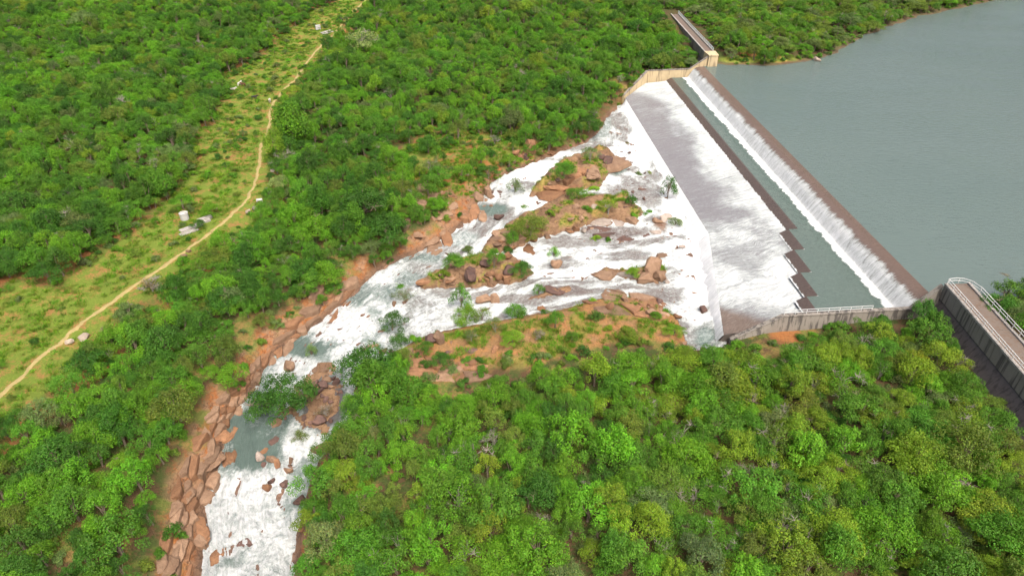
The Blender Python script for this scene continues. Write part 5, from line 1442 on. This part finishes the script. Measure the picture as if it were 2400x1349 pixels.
bedrock([(975,664),(1020,645),(1120,650),(1220,650),(1120,665)], 12, ['rock_or', 'rock_dk', 'rock_tan'], (.1, .5))
bedrock([(1365,655),(1420,637),(1480,645),(1470,658)], 7, ['rock_tan', 'rock_gr'], (.0, .2))
bedrock([(1350,712),(1400,692),(1450,686),(1550,720),(1580,742),(1480,728),(1400,725)], 16, ['rock_tan', 'rock_or'], (.1, .45))
bedrock([(930,860),(1000,850),(1110,855),(1100,880),(980,892)], 9, ['rock_tan', 'rock_or'], (.1, .5))
bedrock([(1400,525),(1490,515),(1560,540),(1480,560),(1400,552)], 8, ['rock_dk', 'rock_gr'], (-.2, .05))
strew([(940,440),(990,430),(1080,450),(1160,445),(1180,470),(1110,510)], 16, 10, 22, ['rock_tan', 'rock_tan', 'rock_or'], 'rock', 'rocks of the north bank')
strew([(930,810),(1000,785),(1080,800),(1200,830),(1100,870),(980,870)], 20, 12, 28, ['rock_tan', 'rock_or', 'rock_dk'], 'orange rock on the left half of the spit', 'rocks of the spit')
strew([(1380,695),(1450,688),(1560,722),(1590,750),(1480,740),(1400,730)], 14, 12, 34, ['rock_tan', 'rock_or'], 'tan rock on the crown of the spit', 'rocks of the spit crown')
strew([(1010,650),(1060,640),(1200,640),(1235,650),(1120,664),(1010,668)], 14, 10, 24, ['rock_or', 'rock_dk'], 'red rock at the foot of the middle island', 'rocks of the middle island')
strew([(1140,560),(1200,530),(1300,540),(1400,515),(1490,520),(1300,552),(1200,585)], 16, 10, 28, ['rock_tan', 'rock_or'], 'tan rock along the long grassy island', 'rocks of the grassy island')
strew([(1260,440),(1330,400),(1420,375),(1430,400),(1400,438),(1330,446)], 10, 12, 34, ['rock_tan', 'rock_dk'], 'brown rock on the big rock island', 'rocks of the big island')
strew([(725,870),(790,855),(795,900),(775,990),(735,1010),(650,980),(700,920)], 36, 8, 19, ['rock_dk', 'rock_tan', 'rock_dk'], 'loose brown rock on the mid river boulder bar', 'rocks of the boulder bar', .35)
strew([(1180,380),(1260,350),(1330,335),(1330,350),(1240,385),(1190,400)], 10, 10, 24, ['rock_dk', 'rock_or'], 'rock at the upper edge of the rapids', 'rocks at the upper rapids edge')
# low rocks breaking the foam
strew([(1400,330),(1460,300),(1530,420),(1620,560),(1650,700),(1580,690),(1450,600),(1330,570),(1440,480)], 22, 8, 20, ['rock_dk', 'rock_dk', 'rock_gr'], 'small dark rock breaking the foam below the chute', 'rocks breaking the foam', .8)
strew([(1600,470),(1560,430),(1500,360),(1470,300),(1440,300),(1480,400)], 6, 8, 16, ['rock_dk'], 'small dark rock in foam under the upper chute', 'rocks under the upper chute', .8)

finish_strewn()
# ================================================================== SMALL THINGS ON THE CLEARING
def box_at(name, px, py, dx, dy, dz, rz, m_, label, cat, lift=0.0, bevel=.04):
    x, y, z = hit(px, py)
    me = bpy.data.meshes.new(name); bm = bmesh.new()
    bmesh.ops.create_cube(bm, size=1.0)
    bmesh.ops.scale(bm, vec=(dx, dy, dz), verts=bm.verts)
    bmesh.ops.translate(bm, vec=(0, 0, dz / 2 - .15), verts=bm.verts)
    bmesh.ops.bevel(bm, geom=list(bm.edges), offset=bevel, segments=2, affect='EDGES')
    bm.to_mesh(me); bm.free(); me.materials.append(m_)
    o = link(name, me); o.location = (x, y, z + lift); o.rotation_euler = (0, 0, rz)
    return tag(o, label, cat)
def slab_steps(px, py, rz, spec, label):
    x, y, z = hit(px, py)
    root = empty('concrete_slab', (x, y, z)); root.rotation_euler = (0, 0, rz); tag(root, label, 'slab')
    for (ax, ay, dx, dy, h) in spec:
        me = bpy.data.meshes.new('slab_step'); bm = bmesh.new()
        bmesh.ops.create_cube(bm, size=1.0); bmesh.ops.scale(bm, vec=(dx, dy, h + .5), verts=bm.verts)
        bmesh.ops.translate(bm, vec=(ax, ay, (h - .5) / 2), verts=bm.verts)
        bmesh.ops.bevel(bm, geom=list(bm.edges), offset=.04, segments=1, affect='EDGES')
        bm.to_mesh(me); bm.free(); me.materials.append(M['slab']); link('slab_step', me, root)
slab_steps(462, 533, R(47), [(-2.6, -1.0, 4.6, 1.5, .25), (-1.2, .62, 5.6, 1.6, .42), (2.4, 1.2, 3.4, 1.1, .34), (3.4, 2.5, 3.6, 1.3, .5)], 'stepped grey concrete slabs beside the path near the white tank')
slab_steps(766, 77, R(56), [(0, -.8, 6.2, 1.5, .25), (0.4, .85, 6.2, 1.6, .4)], 'grey concrete slabs beside the path at the far end')
# white tank with an open rim
def tank(px, py, rad, h, label):
    x, y, z = hit(px, py)
    prof_ = [(rad, -.2), (rad, h), (rad + .06, h), (rad + .06, h + .12), (rad - .1, h + .12), (rad - .1, h - .25), (0.02, h - .3)]
    k = 20; V = []; F = []
    for r_, zz_ in prof_:
        V += [(r_ * math.cos(2 * math.pi * j / k), r_ * math.sin(2 * math.pi * j / k), zz_) for j in range(k)]
    for i in range(len(prof_) - 1):
        F += [(i * k + j, i * k + (j + 1) % k, (i + 1) * k + (j + 1) % k, (i + 1) * k + j) for j in range(k)]
    root = empty('water_tank', (x, y, z)); tag(root, label, 'tank')
    link('tank_body', mesh_np('tank_body', V, F, M['white'], False), root)
    bm = bmesh.new(); bmesh.ops.create_cube(bm, size=1); bmesh.ops.scale(bm, vec=(.7, .5, .3), verts=bm.verts); me = bpy.data.meshes.new('hatch'); bm.to_mesh(me); bm.free(); me.materials.append(M['white'])
    link('hatch', me, root, (rad * .6, rad * .3, h + .12))
tank(434, 514, 1.05, 1.7, 'white round water tank beside the stepped slabs')
box_at('white_block', 746, 70, 2.2, 1.1, 2.2, .5, M['white'], 'white upright block beside the far concrete slabs', 'block')
o_ = box_at('white_block', 609, 474, 1.5, 1.0, 1.0, .3, M['white'], 'small white block beside the path near the pale tree', 'block')

# cattle: one continuous body grown from a jointed skeleton
def cow_mesh(m_):
    J = {'pel': (-.75, 0, 1.12, .30), 'bel': (0, 0, 1.05, .36), 'che': (.6, 0, 1.05, .33), 'nek': (.98, 0, 1.25, .2), 'hed': (1.25, 0, 1.38, .16), 'muz': (1.55, 0, 1.2, .1), 'tl1': (-1.02, 0, 1.15, .05), 'tl2': (-1.1, 0, .6, .04)}
    E = [('pel', 'bel'), ('bel', 'che'), ('che', 'nek'), ('nek', 'hed'), ('hed', 'muz'), ('pel', 'tl1'), ('tl1', 'tl2')]
    for s in (-1, 1):
        J[f'hn{s}'] = (1.22, .22 * s, 1.62, .03); E.append(('hed', f'hn{s}'))
        J[f'fk{s}'] = (.62, .17 * s, .62, .1); J[f'ff{s}'] = (.64, .17 * s, .04, .065); E += [('che', f'fk{s}'), (f'fk{s}', f'ff{s}')]
        J[f'hk{s}'] = (-.62, .18 * s, .75, .13); J[f'hh{s}'] = (-.86, .18 * s, .45, .08); J[f'hf{s}'] = (-.8, .18 * s, .04, .065); E += [('pel', f'hk{s}'), (f'hk{s}', f'hh{s}'), (f'hh{s}', f'hf{s}')]
    ks_ = list(J); me = bpy.data.meshes.new('cow_body')
    me.from_pydata([J[k][:3] for k in ks_], [(ks_.index(a), ks_.index(b)) for a, b in E], [])
    o = bpy.data.objects.new('cow_tmp', me); COL.objects.link(o)
    o.modifiers.new('s', 'SKIN'); sv = me.skin_vertices[0].data
    for k, q in enumerate(ks_): sv[k].radius = (J[q][3], J[q][3])
    sv[0].use_root = True
    o.modifiers.new('d', 'SUBSURF').levels = 1
    dg = bpy.context.evaluated_depsgraph_get()
    res = bpy.data.meshes.new_from_object(o.evaluated_get(dg))
    bpy.data.objects.remove(o); res.materials.clear(); res.materials.append(m_)
    return res
CM = {k: cow_mesh(M[k]) for k in ('hide_w', 'hide_b', 'hide_k')}
for px, py, hk, rz, lab in ((633, 240, 'hide_w', -1.4, 'white cow walking down the path'), (547, 215, 'hide_w', .4, 'white cow at the edge of the bush'), (562, 201, 'hide_w', 1.2, 'white cow beside the brown one'), (571, 203, 'hide_b', 2.8, 'brown cow standing on red soil'), (597, 233, 'hide_k', .2, 'black cow between shrubs left of the path'), (802, 51, 'hide_k', 2.2, 'dark cow on the path at the far end')):
    x, y, z = hit(px, py)
    o = link('cow', CM[hk]); o.location = (x, y, z); o.rotation_euler = (0, 0, rz); tag(o, lab, 'cow', 'cattle in the clearing')
print('forest', NF, 'single', len(single), 'shrubs', len(chosen), 'objects', len(bpy.data.objects))
